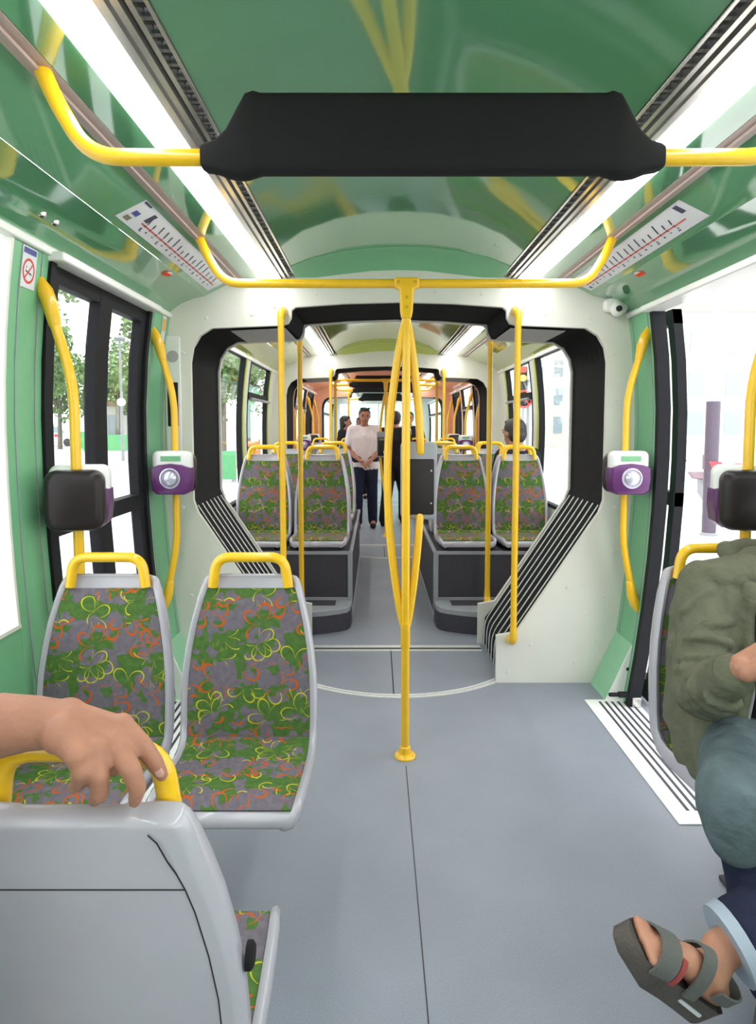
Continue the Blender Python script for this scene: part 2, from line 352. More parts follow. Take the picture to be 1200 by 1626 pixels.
def module(y0, y1, tint, left, right, lights, end0=True, end1=True):
    P, S = PANEL[tint], SATIN[tint]
    cp = [(-x, z) for x, z in reversed(CEIL)] + CEIL[1:]
    mb = MB(); mb.prism(cp + [(x, z + .03) for x, z in reversed(cp)], y0, y1)
    struct(mb, 'ceiling', P)
    if end1:                                            # satin end cap sloping down to the bulkhead
        mb = MB(); rows = []
        for y, dz in ((y1 - .2, -.002), (y1 - .1, -.018), (y1, -.07)):
            lo = [(x * 1.0, y, max(z + dz - (.0 if abs(x) < .5 else 0), 2.255)) for x, z in cp]; rows.append(lo + [(x, y, z + .02) for x, _, z in reversed(lo)])
        mb.loft(rows); ntrim[0] += 1; struct(mb, 'trim_%d' % ntrim[0], S)
    for sx, side, where in ((-1, 'left', 'street'), (1, 'right', 'platform')):
        mb = MB()
        strip(mb, (sx * .752, 2.24), (sx * .836, 2.238), y0, y1); strip(mb, (sx * .895, 2.236), (sx * 1.05, 2.16), y0, y1)
        mb.loft([[(sx * x, y, z) for x, z in ((1.05, 2.158), (1.12, 2.142), (1.18, 2.118), (1.225, 2.09), (1.262, 2.055), (1.29, 2.06), (1.29, 2.12), (1.05, 2.185))] for y in (y0, y1)])
        struct(mb, 'ceiling_panel_' + side, P, smooth=50)
        mb = MB(); strip(mb, (sx * .838, 2.236), (sx * .893, 2.233), y0, y1); mb.box(sx * .862, sx * .869, y0, y1, 2.226, 2.236); ntrim[0] += 1
        struct(mb, 'trim_%d' % ntrim[0], M['track'])
        mb = MB(); mb.box(sx * 1.235, sx * 1.272, y0, y1, 2.035, 2.066); ntrim[0] += 1
        struct(mb, 'trim_%d' % ntrim[0], M['whitegloss'], bevel=.006)
        # strip light with its louvre
        t = thing('ceiling_light', lights % where, 'ceiling light', (sx * .68, (y0 + y1) / 2, 2.245))
        mb = MB(); mb.loft([[(sx * x, y, z) for x, z in ((.658, 2.243), (.68, 2.228), (.705, 2.224), (.73, 2.228), (.75, 2.24), (.75, 2.26), (.658, 2.26))] for y in (y0 + .01, y1 - .01)])
        mb.build('diffuser', M['light'], t)
        mb = MB(); mb.box(sx * .562, sx * .658, y0, y1, 2.285, 2.30)
        mb.build('housing', M['slot'], t)
        for x0, x1, z in ((.562, .570, 2.262), (.588, .600, 2.252), (.610, .626, 2.247), (.634, .656, 2.243)):
            mb = MB(); mb.box(sx * x0, sx * x1, y0, y1, z, z + .024); mb.build('slat', M['steel'], t)
        if y1 < 8:
            mb = MB(); y = max(y0, 0)
            rows = []
            while y < y1 - .06:
                for yy, zz in ((y, 2.268), (y + .012, 2.268), (y + .0125, 2.287), (y + .0545, 2.287)): rows.append([(sx * .570, yy, zz), (sx * .588, yy, zz), (sx * .588, yy, zz + .006), (sx * .570, yy, zz + .006)])
                y += .055
            mb.loft(rows)
            mb.build('grille', M['greytrim'], t)
        # wall with its bays
        bays = left if sx < 0 else right
        mb = MB(); wb = []
        def sheet(ya, yb, za, zb, tk=.035):
            zs = [za + (zb - za) * k / 10 for k in range(11)]
            loop = [(sx * xw(z), z) for z in zs] + [(sx * (xw(z) + tk), z) for z in reversed(zs)]
            mb.prism(loop, ya, yb)
        for kind, ya, yb in bays:
            if kind == 'solid': sheet(ya, yb, 0, 2.1)
            elif kind == 'window': sheet(ya, yb, 0, .80); sheet(ya, yb, 2.06, 2.1)
            elif kind == 'door': sheet(ya, yb, 2.055, 2.1)
        struct(mb, 'wall_' + side, S if tint == 'green' else M['cream'] if tint == 'lime' else S)
        for kind, ya, yb in bays:
            if kind == 'window': window(sx, ya, yb, tint)
            if kind == 'solid' and tint == 'green':
                mb = MB()
                for yy in (ya + .05, yb - .045):
                    mb.loft([[(sx * (xw(z) - .001), y, z), (sx * (xw(z) + .004), y, z)] for z in [.02 + 2.0 * k / 10 for k in range(11)] for y in (yy,)], closed=False) if 0 else None
                    rows = []
                    for k in range(11):
                        z = .02 + 2.03 * k / 10; x = xw(z)
                        rows.append([(sx * (x - .003), yy, z), (sx * (x - .003), yy + .005, z), (sx * (x + .003), yy + .005, z), (sx * (x + .003), yy, z)])
                    mb.loft(rows)
                ntrim[0] += 1; struct(mb, 'trim_%d' % ntrim[0], M['greytrim'])
            if kind == 'solid' and tint == 'lime':
                mb = MB(); rows = []
                for k in range(11):
                    z = .8 + 1.28 * k / 10; x = xw(z); rows.append([(sx * (x - .012), ya - .0, z), (sx * (x - .012), ya + .06, z), (sx * (x + .01), ya + .06, z), (sx * (x + .01), ya, z)])
                mb.loft(rows); ntrim[0] += 1; struct(mb, 'trim_%d' % ntrim[0], S)
def curved(mb, sx, ya, yb, za, zb, d0, d1, n=8):
    """slab following the wall bulge, from offset d0 to d1 inwards"""
    rows = []
    for k in range(n + 1):
        z = za + (zb - za) * k / n; x = xw(z)
        rows.append([(sx * (x - d0), ya, z), (sx * (x - d0), yb, z), (sx * (x - d1), yb, z), (sx * (x - d1), ya, z)])
    mb.loft(rows)
def window(sx, ya, yb, tint):
    nwin[0] += 1; fr = MB(); f = .012 if tint == 'green' else .028
    for a, c in ((ya, ya + f), (yb - f, yb)): curved(fr, sx, a, c, .8, 2.06, -.04, .004)
    curved(fr, sx, ya, yb, .8, .8 + f, -.04, .006, 2); curved(fr, sx, ya, yb, 2.06 - f, 2.06, -.04, .004, 2)
    hop = tint != 'green' and yb > 5.5
    if hop: curved(fr, sx, ya, yb, 1.70, 1.76, -.04, .012, 2)
    o = struct(fr, 'window_%d' % nwin[0], M['cream'] if tint == 'green' else M['doorframe'], loc=(sx * 1.3, (ya + yb) / 2, .8))
    g = MB(); curved(g, sx, ya + .01, yb - .01, .81, 2.05, -.018, -.024); g.build('pane', M['glass'], o)
    if hop:
        h = MB(); h.tube([(sx * 1.26, ya + .04, 1.70), (sx * 1.26, yb - .04, 1.70)], .014, 8); h.build('handle_bar', M['greytrim'], o)
def door(sx, ya, yb, opened=False):
    """double-leaf door; open leaves stand outside the wall, slid apart"""
    ndoor[0] += 1; mid = (ya + yb) / 2
    fr = MB()
    for a, c in ((ya, ya + .035), (yb - .035, yb)): curved(fr, sx, a, c, .0, 2.055, -.05, .012)
    o = struct(fr, 'door_%d' % ndoor[0], M['doorframe'], loc=(sx * 1.25, mid, 0))
    hd = MB(); hd.box(sx * 1.195, sx * 1.30, ya - .01, yb + .01, 2.018, 2.05); hd.build('head_cover', M['whitegloss'], o, bevel=.006)
    leaves = ((ya + .03, mid), (mid, yb - .03)) if not opened else ((ya - (mid - ya) + .01, ya + .03), (yb - .03, yb + (mid - ya) - .01))
    for a, c in leaves:
        d = -.0 if not opened else -.085
        lf = MB()
        for p, q in ((a, a + .06), (c - .06, c)): curved(lf, sx, p, q, .03, 2.03, d - .05, d - .004)
        curved(lf, sx, a, c, .03, .12, d - .05, d - .004, 2); curved(lf, sx, a, c, 1.96, 2.03, d - .05, d - .004, 2)
        curved(lf, sx, a, c, 1.045, 1.115, d - .05, d - .0, 2)
        l = lf.build('door_leaf', M['doorframe'], o)
        g = MB(); curved(g, sx, a + .04, c - .04, .1, 1.98, d - .024, d - .03); g.build('pane', M['glass'], l)
DL = (2.215, 3.195)
module(YB, Y1, 'green', [('window', YB, -.9), ('solid', -.9, -.75), ('window', -.75, .55), ('solid', .55, .65), ('window', .65, 2.0), ('solid', 2.0, DL[0]), ('door', *DL), ('solid', DL[1], Y1)],
       [('window', YB, -.9), ('solid', -.9, -.75), ('window', -.75, .55), ('solid', .55, .65), ('window', .65, 2.0), ('solid', 2.0, DL[0]), ('door', *DL), ('solid', DL[1], Y1)],
       'long bright strip light with louvre in the green ceiling, on the %s side')
door(-1, *DL); door(1, *DL, opened=True)
module(Y2, Y3, 'lime', [('solid', Y2, Y2 + .12), ('window', Y2 + .12, 5.5), ('solid', 5.5, 5.72), ('window', 5.72, 6.75), ('solid', 6.75, Y3)],
       [('solid', Y2, Y2 + .12), ('window', Y2 + .12, 5.5), ('solid', 5.5, 5.72), ('window', 5.72, 6.75), ('solid', 6.75, Y3)],
       'strip light in the lime section beyond the first gangway, on the %s side')
module(Y4, Y5, 'salmon', [('solid', Y4, 8.15), ('door', 8.15, 9.05), ('solid', 9.05, 9.25), ('window', 9.25, 10.3), ('solid', 10.3, 10.5), ('door', 10.5, 11.4), ('solid', 11.4, Y5)],
       [('solid', Y4, 8.15), ('door', 8.15, 9.05), ('solid', 9.05, 9.25), ('window', 9.25, 10.3), ('solid', 10.3, 10.5), ('door', 10.5, 11.4), ('solid', 11.4, Y5)],
       'strip light in the salmon section in the middle distance, on the %s side')
for sx in (-1, 1): door(sx, 8.15, 9.05); door(sx, 10.5, 11.4)
module(Y6, Y7, 'mint', [('window', Y6, 16.8), ('solid', 16.8, Y7)], [('window', Y6, 16.8), ('solid', 16.8, Y7)],
       'far strip light at the distant end of the tram, on the %s side', end1=False)
for n, (y, f, m) in enumerate(((Y1, -1, M['cream']), (Y2, 1, M['cream']), (Y3, -1, M['cream']), (Y4, 1, SATIN['salmon']), (Y5, -1, SATIN['salmon']), (Y6, 1, M['cream']))):
    end_wall('wall_back' if f < 0 else 'wall_front', y, f, m)
# far end of the tram: cab bulkhead with big tinted panes; bulkhead behind the camera
mb = MB(); mb.box(-1.3, 1.3, Y7, Y7 + .04, 0, .95); mb.box(-1.3, 1.3, Y7, Y7 + .04, 2.05, 2.4); mb.box(-1.3, -1.1, Y7, Y7 + .04, .95, 2.05); mb.box(1.1, 1.3, Y7, Y7 + .04, .95, 2.05)
for x in (-.5, -.06, .5): mb.box(x - .02, x + .02, Y7 - .01, Y7 + .04, .95, 2.05)
o = struct(mb, 'wall_back', M['cream']); g = MB().box(-1.1, 1.1, Y7 + .015, Y7 + .02, .95, 2.05); g.build('pane', M['tealglass'], o)
mb = MB(); mb.box(-1.34, 1.34, YB - .04, YB, 0, 2.42); struct(mb, 'wall_front', M['cream'])

# ------------------------------------------------------------------ gangways
BEL = [(.60, 0), (.60, .18), (.69, .30), (1.10, .93), (1.15, 1.04), (1.152, 1.80), (1.135, 1.885), (1.09, 1.955), (1.02, 1.995), (.62, 2.012), (.60, 2.05), (.59, 2.105), (.3, 2.127), (0, 2.137)]
def gangway(y0, y1, label, nf):
    t = thing('gangway_tunnel', label, 'gangway', (0, (y0 + y1) / 2, 0))
    yy0, yy1 = y0 + .03, y1 - .03
    loop = [(x, z) for x, z in BEL] + [(-x, z) for x, z in reversed(BEL[:-1])]
    mb = MB(); rows = []; n = 2 * nf
    for k in range(n + 1):
        y = yy0 + (yy1 - yy0) * k / n; d = .0 if k % 2 == 0 else .012
        rows.append([(x + (d if x > 0 else -d if x < 0 else 0), y, z + (d if z > 1 else 0)) for x, z in loop])
    inner = rows; mb.loft(inner, cap=False, closed=False)
    mb.loft([[(p[0] * 1.03, p[1], p[2] * 1.012) for p in r] for r in (inner[0], inner[-1])], cap=False, closed=False)
    mb.build('bellows', M['black'], t)
    for sx in (-1, 1):
        for k in range(nf):
            y = yy0 + (yy1 - yy0) * (k + .5) / nf
            f = MB(); f.tube(bend([(sx * 1.135, y, 1.005), (sx * 1.085, y, .925), (sx * .655, y, .268), (sx * .592, y, .17), (sx * .588, y, .004)], .07, 4), .0038, 6)
            f.build('fin', M['alu'], t)
        g = MB(); g.prism([(sx * .64, 2.002), (sx * .95, 1.988), (sx * .95, 1.994), (sx * .64, 2.008)], yy0 + .12, yy1)
        g.build('ceiling_lining', M['greylining'], t)
    return t
gangway(Y1, Y2, 'nearest gangway with black bellows and thin metal fins, behind the forked yellow pole', 7)
gangway(Y3, Y4, 'second gangway with black bellows, framed in the first opening', 6)
gangway(Y5, Y6, 'farthest gangway, small black opening beyond the salmon section', 5)
# turntable strips and thresholds in the floor
def turntable(y0, far=True):
    mb = MB()
    for r0, r1 in ((.815, .833), (.840, .860)):
        a = [(i / 40 * 86 - 43 - 90) for i in range(41)]
        rows = [[(r * math.cos(math.radians(k)), y0 + .655 + r * math.sin(math.radians(k)), z) for r, z in ((r0, 0), (r0, .004), (r1, .004), (r1, 0))] for k in a]
        mb.loft(rows)
    for d0, d1 in ((.50, .525), (.56, .60)): mb.box(-.56, .56, y0 + d0, y0 + d1, 0, .005)
    ntrim[0] += 1; struct(mb, 'trim_%d' % ntrim[0], M['alu'])
    mb = MB(); mb.box(-.56, .56, y0 + .53, y0 + .555, 0, .002); mb.box(-.032, -.026, y0 - .18, y0 + .5, 0, .0015); ntrim[0] += 1; struct(mb, 'trim_%d' % ntrim[0], M['slot'])
turntable(Y1); turntable(Y3 - .1); turntable(Y5)
mb = MB(); mb.box(.001, .0045, -.3, 2.6, 0, .001); ntrim[0] += 1; struct(mb, 'trim_%d' % ntrim[0], M['dark'])

# gangway poles on the bulkheads
def wall_pole(x, y, face, label, m):
    t = thing('grab_pole', label, 'grab pole', (x, y, .26))
    yy = y + face * .075
    mb = MB(); mb.tube(bend([(x, yy, .30), (x, yy, 2.02)], .05), .0175, 14); mb.build('pole', m, t)
    for z, d in ((.27, -1), (2.055, 1)):
        mb = MB(); mb.tube(bend([(x, yy, z - d * .07), (x, yy, z - d * .015), (x, y + face * .0, z + d * .012)], .035, 6), [.0195] * 3 + [.021] * 5 + [.024] * 1, 14) if 0 else None
        p = bend([(x, yy, z - d * .07), (x, yy, z), (x, y, z + d * .02)], .05, 6)
        mb.tube(p, [.019 + .008 * i / (len(p) - 1) for i in range(len(p))], 14); s = mb.build('socket', m, t)
        sc = MB(); sc.lathe([(.006, 0), (.006, face * .003), (0, face * .003)], (x, y + face * .05, z + d * .012 - d * .002), 'y', 8); sc.build('screw', M['steel'], s)
for y, f, w_, c in ((Y1, -1, 'near bulkhead of the first gangway', 'bright yellow'), (Y2, 1, 'far bulkhead of the first gangway', 'shaded yellow'),
                 (Y3, -1, 'near bulkhead of the second gangway', 'bright yellow'), (Y4, 1, 'far bulkhead of the second gangway', 'shaded yellow'), (Y5, -1, 'bulkhead of the farthest gangway', 'thin yellow')):
    for sx, side in ((-1, 'street'), (1, 'platform')):
        wall_pole(sx * .632, y, f, '%s upright pole on the %s, %s side' % (c, w_, side), M['yellow'])

# ------------------------------------------------------------------ hand rails under the ceiling, forked poles
def handrail(y, label, pad=False):
    t = thing('ceiling_handrail', label, 'handrail', (0, y, 2.05))
    pts = bend([(-.862, y, 2.235), (-.835, y, 2.17), (-.765, y, 2.05), (-.60, y, 2.048), (.60, y, 2.048), (.765, y, 2.05), (.835, y, 2.17), (.862, y, 2.235)], .11, 8)
    mb = MB(); mb.tube(pts, .0185, 14); mb.build('rail', M['yellow'], t)
    if pad:
        prof = []      # (x, z_low, z_high, thickness)
        xs = [(-.513, 2.024, 2.070, .021), (-.505, 2.020, 2.074, .025), (-.48, 2.016, 2.080, .027), (-.455, 2.006, 2.105, .028), (-.43, 2.002, 2.150, .030), (-.412, 2.003, 2.180, .032), (-.395, 2.008, 2.186, .030), (-.38, 2.012, 2.182, .028)]
        xs = xs + [(-x, a, b_, c) for x, a, b_, c in reversed(xs)]
        rows = []
        for x, a, b_, th in xs:
            row = []; n = 20; h = (b_ - a) / 2; c = (a + b_) / 2
            for k in range(n):
                an = 2 * PI * k / n; ca, sa = math.cos(an), math.sin(an)
                row.append((x, y + .002 + th * (abs(ca) ** .5) * (1 if ca > 0 else -1), c + h * (abs(sa) ** .35) * (1 if sa > 0 else -1)))
            rows.append(row)
        mb = MB(); mb.loft(rows); mb.build('padded_panel', M['pad'], t, smooth=50)
    return t
handrail(1.45, 'yellow overhead rail carrying a wide black padded panel', True)
handrail(2.69, 'yellow overhead rail meeting the top of the forked pole, before the first gangway')
handrail(8.25, 'far overhead rail above the second forked pole in the salmon section')
handrail(9.15, 'far overhead rail with a small black padded panel, nearer of two in the salmon section', True)
handrail(10.5, 'far overhead rail with a small black padded panel, farther of two in the salmon section', True)
handrail(14.0, 'tiny overhead rail with black panel at the distant end of the tram', True)
def forked_pole(y, label):
    t = thing('forked_pole', label, 'grab pole', (.002, y, 0))
    x = .002
    mb = MB(); mb.tube([(x, y, .02), (x, y, 2.0)], .018, 16); mb.build('pole', M['yellow'], t)
    mb = MB(); mb.lathe([(.047, 0), (.047, .006), (.04, .014), (.027, .018), (.024, .045), (.019, .05)], (x, y, 0), 'z', 24); fl = mb.build('foot_flange', M['yellow'], t)
    mb = MB()
    for a in (-140, -40, 60): mb.lathe([(.005, .009), (.005, .014), (0, .015)], (x + .039 * math.cos(math.radians(a)), y + .039 * math.sin(math.radians(a)), 0), 'z', 8)
    mb.build('screw', M['steel'], fl)
    mb = MB(); mb.lathe([(.0205, .60), (.0215, .60), (.0215, .50), (.019, .49)], (x, y, 0), 'z', 16)
    mb.build('collar', M['yellow'], t)
    def br(dx, dy, z0, z1):
        out = []
        for k in range(25):
            u = k / 24; z = .56 + (1.90 - .56) * u
            e = math.sin(PI * min(1, max(0, u))) ** .8
            if z0 <= z <= z1: out.append((x + dx * e, y + dy * e, z))
        return out
    mb = MB(); mb.tube(br(-.078, .03, 0, 9), .0172, 14); mb.build('branch', M['yellow'], t)
    for z0, z1 in ((0, 1.10), (1.31, 9)):
        mb = MB(); mb.tube(br(.066, .03, z0, z1), .0172, 14, True); mb.build('branch', M['yellow'], t)
    mb = MB(); mb.prism([(x - .052, 2.068), (x + .052, 2.068), (x + .052, 2.028), (x + .03, 2.018), (x + .026, 1.93), (x + .02, 1.90), (x - .02, 1.90), (x - .026, 1.93), (x - .03, 2.018), (x - .052, 2.028)], y - .024, y + .024)
    br_ = mb.build('top_bracket', M['yellow'], t, bevel=.008)
    mb = MB()
    for xx, z in ((-.034, 2.048), (.034, 2.048), (0, 1.985), (0, 1.945)): mb.lathe([(.007, -.026), (.007, -.022), (0, -.022)], (x + xx, y, z), 'y', 10)
    mb.build('bolt', M['yellow_shade'], br_)
forked_pole(2.68, 'yellow pole splitting into three bowed branches, standing mid-floor before the first gangway')
forked_pole(8.25, 'far forked yellow pole beside the man in white, in the salmon section')
def ticket_machine(x, y, face, label):
    t = thing('ticket_machine', label, 'ticket machine', (x, y, 1.05))
    mb = MB(); mb.rbox((x, y, 1.215), (.155, .335, .085), .018); mb.build('casing', M['greytrim'], t)
    mb = MB(); mb.rbox((x, y + face * .044, 1.19), (.128, .24, .008), .008); mb.build('back_plate' if face < 0 and y < 5 else 'front_plate', M['blackgloss'], t)
    if y > 5:
        mb = MB(); mb.lathe([(.022, 0), (.022, face * .006), (0, face * .006)], (x + .03, y + face * .046, 1.12), 'y', 16); mb.build('dial', M['whitegloss'], t)
        mb = MB(); mb.box(x - .05, x + .05, y + face * .045, y + face * .049, 1.27, 1.30); mb.build('display', M['olivelogo'], t)
    else:
        mb = MB()
        for z in (1.12, 1.26): mb.lathe([(.004, -.048), (.004, -.05), (0, -.05)], (x + .052, y, z), 'y', 8)
        mb.build('screw', M['steel'], t)
ticket_machine(.060, 2.745, -1, 'grey ticket machine with black rear plate on the branch of the near forked pole')
ticket_machine(-.04, 8.17, -1, 'small grey ticket machine in front of the man in white')

# ------------------------------------------------------------------ door rails and validators
def door_rail(sx, y, label):
    X = sx * 1.165
    t = thing('door_handrail', label, 'handrail', (X, y, .5))
    mb = MB(); mb.tube(bend([(sx * (xw(1.85) - .045), y, 1.83), (X, y, 1.60), (X, y, .84), (sx * (xw(.6) - .045), y, .60)], .10, 8), .0175, 14); mb.build('pole', M['yellow'], t)
    for z, d in ((1.86, 1), (.57, -1)):
        xa = xw(z)
        p = [(sx * (xa - .052), y, z - d * .06), (sx * (xa - .04), y, z - d * .0), (sx * (xa - .022), y, z + d * .05), (sx * (xa - .008), y, z + d * .085)]
        mb = MB(); mb.tube(p, [.0205, .026, .027, .016], 14, True); mb.build('socket', M['yellow'], t)
def validator():
    t = thing('ticket_validator', '', 'ticket validator', (0, 0, 0))
    mb = MB(); mb.rbox((0, -.018, .058), (.196, .115, .078), .03, 6); mb.build('top_shell', M['whitegloss'], t, smooth=50)
    prof = [(-.098, .03), (-.06, .045), (0, .052), (.06, .045), (.098, .03), (.100, -.03), (.092, -.085), (.07, -.105), (-.07, -.105), (-.092, -.085), (-.100, -.03)]
    mb = MB(); mb.loft([[(x * k, y, z * k) for x, z in prof] for y, k in ((-.074, .93), (-.066, 1), (.018, 1), (.022, .95))]); mb.build('lower_shell', M['purple'], t, smooth=45)
    mb = MB(); mb.lathe([(.052, -.074), (.052, -.078), (.046, -.079), (.046, -.074)], (0, 0, -.022), 'y', 28); mb.build('reader_ring', M['ring'], t)
    mb = MB(); mb.lathe([(.034, -.074), (.034, -.082), (.024, -.09), (.012, -.093), (0, -.094)], (0, 0, -.022), 'y', 24); mb.build('reader_dome', M['ring'], t)
    mb = MB(); mb.box(-.05, .05, -.0605, -.055, .064, .090); d = mb.build('display', M['lcd'], t)
    mb = MB(); mb.rbox((0, .058, -.002), (.188, .207, .085), .04, 6); mb.build('rear_cover', M['blackgloss'], t, smooth=60)
    return t
v0 = validator()
v0.location = (-1.165, 3.24, 1.21); v0['label'] = 'purple and white ticket validator facing the camera, on the street side beside the first gangway'
dup(v0, (1.165, 3.24, 1.21), 'purple and white ticket validator facing the camera, on the platform side beside the open door')
dup(v0, (-1.165, 2.20, 1.20), 'black-backed ticket validator above the front street-side seats', rz=PI + .2)
dup(v0, (1.165, 2.20, 1.20), 'black-backed ticket validator beside the seated passenger in the olive jacket', rz=PI - .2)
for y, f, n in ((9.12, 0, 'nearer'), (10.45, PI, 'farther')):
    for sx, side in ((-1, 'street'), (1, 'platform')):
        dup(v0, (sx * 1.165, y, 1.21), '%s far ticket validator in the salmon section, on the %s side' % (n, side), rz=f)
for y, n in ((3.26, 'beyond the door, beside the first gangway'), (2.18, 'before the door, near the front seats')):
    for sx, side in ((-1, 'street'), (1, 'platform')):
        door_rail(sx, y, 'bent yellow rail on the %s-side doorway, %s' % (side, n))
for y, n in ((8.12, 'first'), (9.12, 'second'), (10.45, 'third'), (11.45, 'fourth')):
    for sx, side in ((-1, 'street'), (1, 'platform')):
        door_rail(sx, y, 'far bent yellow rail, %s along the salmon section on the %s side' % (n, side))

# ------------------------------------------------------------------ seats
def make_seat(up=0., back=1.0, leg=True, seams=False, label='', loc=(0, 0, 0), flip=1, legx=0.):
    """moulded shell seat facing -Y (flip -1: +Y); UP raises it, BACK stretches the backrest"""
    t = thing('tram_seat', label, 'seat', loc)
    L0 = V(loc)
    zc = lambda z: (.475 + (z - .475) * back if z > .475 else z) + up
    path = [(-.362, .408), (-.373, .420), (-.373, .437), (-.358, .455), (-.32, .463), (-.26, .461), (-.16, .453), (-.07, .448), (-.025, .456), (.004, .480), (.015, .53), (.022, .60), (.033, .68), (.047, .76), (.062, .84), (.078, .91), (.090, .955), (.096, .977), (.100, .986)]
    hw = [.180, .195, .203, .210, .214, .217, .219, .220, .221, .2215, .222, .222, .219, .210, .196, .179, .166, .158, .150]
    P = [V((0, y, zc(z))) for y, z in path]
    arcl = [0]
    for a, c in zip(P, P[1:]): arcl.append(arcl[-1] + (c - a).length)
    def frame(i):
        d = (P[min(i + 1, len(P) - 1)] - P[max(i - 1, 0)]).normalized(); return V((0, -d.z, d.y))
    def put(v): return L0 + V((v.x * flip, v.y * flip, v.z))
    mb = MB(); rows = []
    def cross(i, w_, tk, fr):
        n = frame(i); out = []
        half = [(-w_ + .014, -tk), (-w_ + .003, -tk * .8), (-w_, -tk * .45), (-w_ + .001, .004 * fr), (-w_ + .008, .013 * fr), (-w_ + .018, .010 * fr), (-w_ + .025, -.002)]
        for x, o in half + [(-x, o) for x, o in reversed(half)]: out.append(put(P[i] + V((x, 0, 0)) + n * o))
        return out
    N = len(P)
    for i in range(N):
        tk = .045 if 2 < i < N - 3 else .036
        rows.append(cross(i, hw[i], tk, 1 if 2 < i < N - 2 else .3))
    for k, (e, sc) in enumerate(((.006, .86), (.010, .55))):
        n = frame(N - 1); d = (P[-1] - P[-2]).normalized(); c = P[-1] - n * .016 + d * e; r = []
        base = rows[N - 1]; cc = put(c); o = put(P[-1] - n * .016)
        rows.append([cc + (p - o) * sc if True else p for p in base])
    mb.loft(rows); sh = mb.build('shell', M['shell'], t, smooth=60)
    def pad(name, i0, i1, e0, e1, bulge, v0):
        mb = MB(); rows = []; uvs = []; K = 8
        idx = [i0 + e0] + list(range(i0 + 1, i1)) + [i1 - e1]
        for q, fi in enumerate(idx):
            i = int(fi); f = fi - i; i2 = min(i + 1, N - 1)
            c = P[i].lerp(P[i2], f); n = frame(i).lerp(frame(i2), f).normalized(); wd = (hw[i] * (1 - f) + hw[i2] * f) - .023
            s_ = arcl[i] * (1 - f) + arcl[i2] * f
            edge = 0 if q in (0, len(idx) - 1) else 1
            r = []
            for k in range(K + 1):
                x = -wd + 2 * wd * k / K; h = .004 + (bulge * (1 - abs(2 * k / K - 1) ** 4) if edge else 0)
                r.append(put(c + V((x, 0, 0)) + n * h)); uvs.append((x + v0, s_ + v0))
            for k in (K, 0):
                x = -wd + 2 * wd * k / K; r.append(put(c + V((x, 0, 0)) - n * .006)); uvs.append((x + v0, s_ + v0))
            rows.append(r)
        mb.loft(rows); mb.uv = {k: u for k, u in enumerate(uvs)}
        mb.build(name, M['fabric'], t, smooth=60)
    pad('seat_pad', 3, 9, .1, .02, .010, legx + up * 3.7)
    pad('back_pad', 9, 16, .02, .15, .009, .37 + legx * .5)
    zt = zc(.975)
    mb = MB(); pts = bend([V((-.125, .078, zt - .02)), V((-.112, .080, zt + .079)), V((.112, .080, zt + .079)), V((.125, .078, zt - .02))], .085, 8)
    mb.tube([put(p) for p in pts], .0165, 14); mb.build('handle', M['yellow'], t)
    mb = MB()
    if leg:
        lo, hi = put(V((legx - .05, -.22, 0))), put(V((legx + .05, -.08, .44 + up)))
        mb.box(lo.x, hi.x, lo.y, hi.y, .012, .43 + up); lo, hi = put(V((legx - .09, -.28, 0))), put(V((legx + .09, -.02, 0))); mb.box(lo.x, hi.x, lo.y, hi.y, 0, .014)
    else:
        lo, hi = put(V((-.14, -.33, 0))), put(V((.14, -.03, 0))); mb.box(lo.x, hi.x, lo.y, hi.y, .53, .425 + up)
    mb.build('support', M['dark'], t, bevel=.004)
    if seams:
        def onback(x, fi, extra=.0455):
            i = int(fi); f = fi - i; i2 = min(i + 1, N - 1); n = frame(i).lerp(frame(i2), f).normalized()
            return put(P[i].lerp(P[i2], f) + V((x, 0, 0)) - n * extra)
        W = lambda fi: hw[int(fi)] * (1 - fi % 1) + hw[min(int(fi) + 1, N - 1)] * (fi % 1)
        mb = MB(); mb.tube([onback(-(W(14.6) - .032) + 2 * (W(14.6) - .032) * k / 12, 14.6, .0452) for k in range(13)], .0011, 6); mb.build('seam', M['slot'], t)
        for sx in (-1, 1):
            fs = [10, 11, 12, 13, 14, 14.6, 15, 15.5, 16.2, 16.9]
            mb = MB(); mb.tube([onback(sx * (W(f) - .032 - (.0 if f < 14.6 else (f - 14.6) * .007)), f, .0452 if f < 15.8 else .040) for f in fs], .0011, 6); mb.build('seam', M['slot'], t)
        mb = MB(); c = put(V((-.219, .03, .70 + up))); mb.lathe([(.020, 0), (.020, .008), (.015, .012), (0, .012)], c, 'x', 20); mb.build('hinge_cap', M['black'], t)
    return t
make_seat(up=-.035, label='flower-patterned seat by the street-side door, nearer the window, facing the camera', loc=(-1.012, 1.975, 0), legx=-.05)
make_seat(up=-.035, label='flower-patterned seat on the aisle, facing the camera, behind the hand on the yellow handle', loc=(-.540, 1.975, 0), legx=-.19)
make_seat(up=-.062, seams=True, label='seat seen from behind, smooth grey plastic back with a hand gripping its yellow handle', loc=(-.543, .945, 0), flip=-1, legx=.04)
make_seat(label='single seat under the passenger in the olive jacket, by the open door', loc=(.985, 1.95, 0), legx=.08)
s0 = make_seat(up=.15, back=1.16, leg=False, label='patterned seat on the street-side podium, front row, next to the window', loc=(-1.02, 4.96, 0), legx=.02)
G = 'seats on the podiums beyond the first gangway'
s0['group'] = G
sidew = {-1: 'street-side', 1: 'platform-side'}
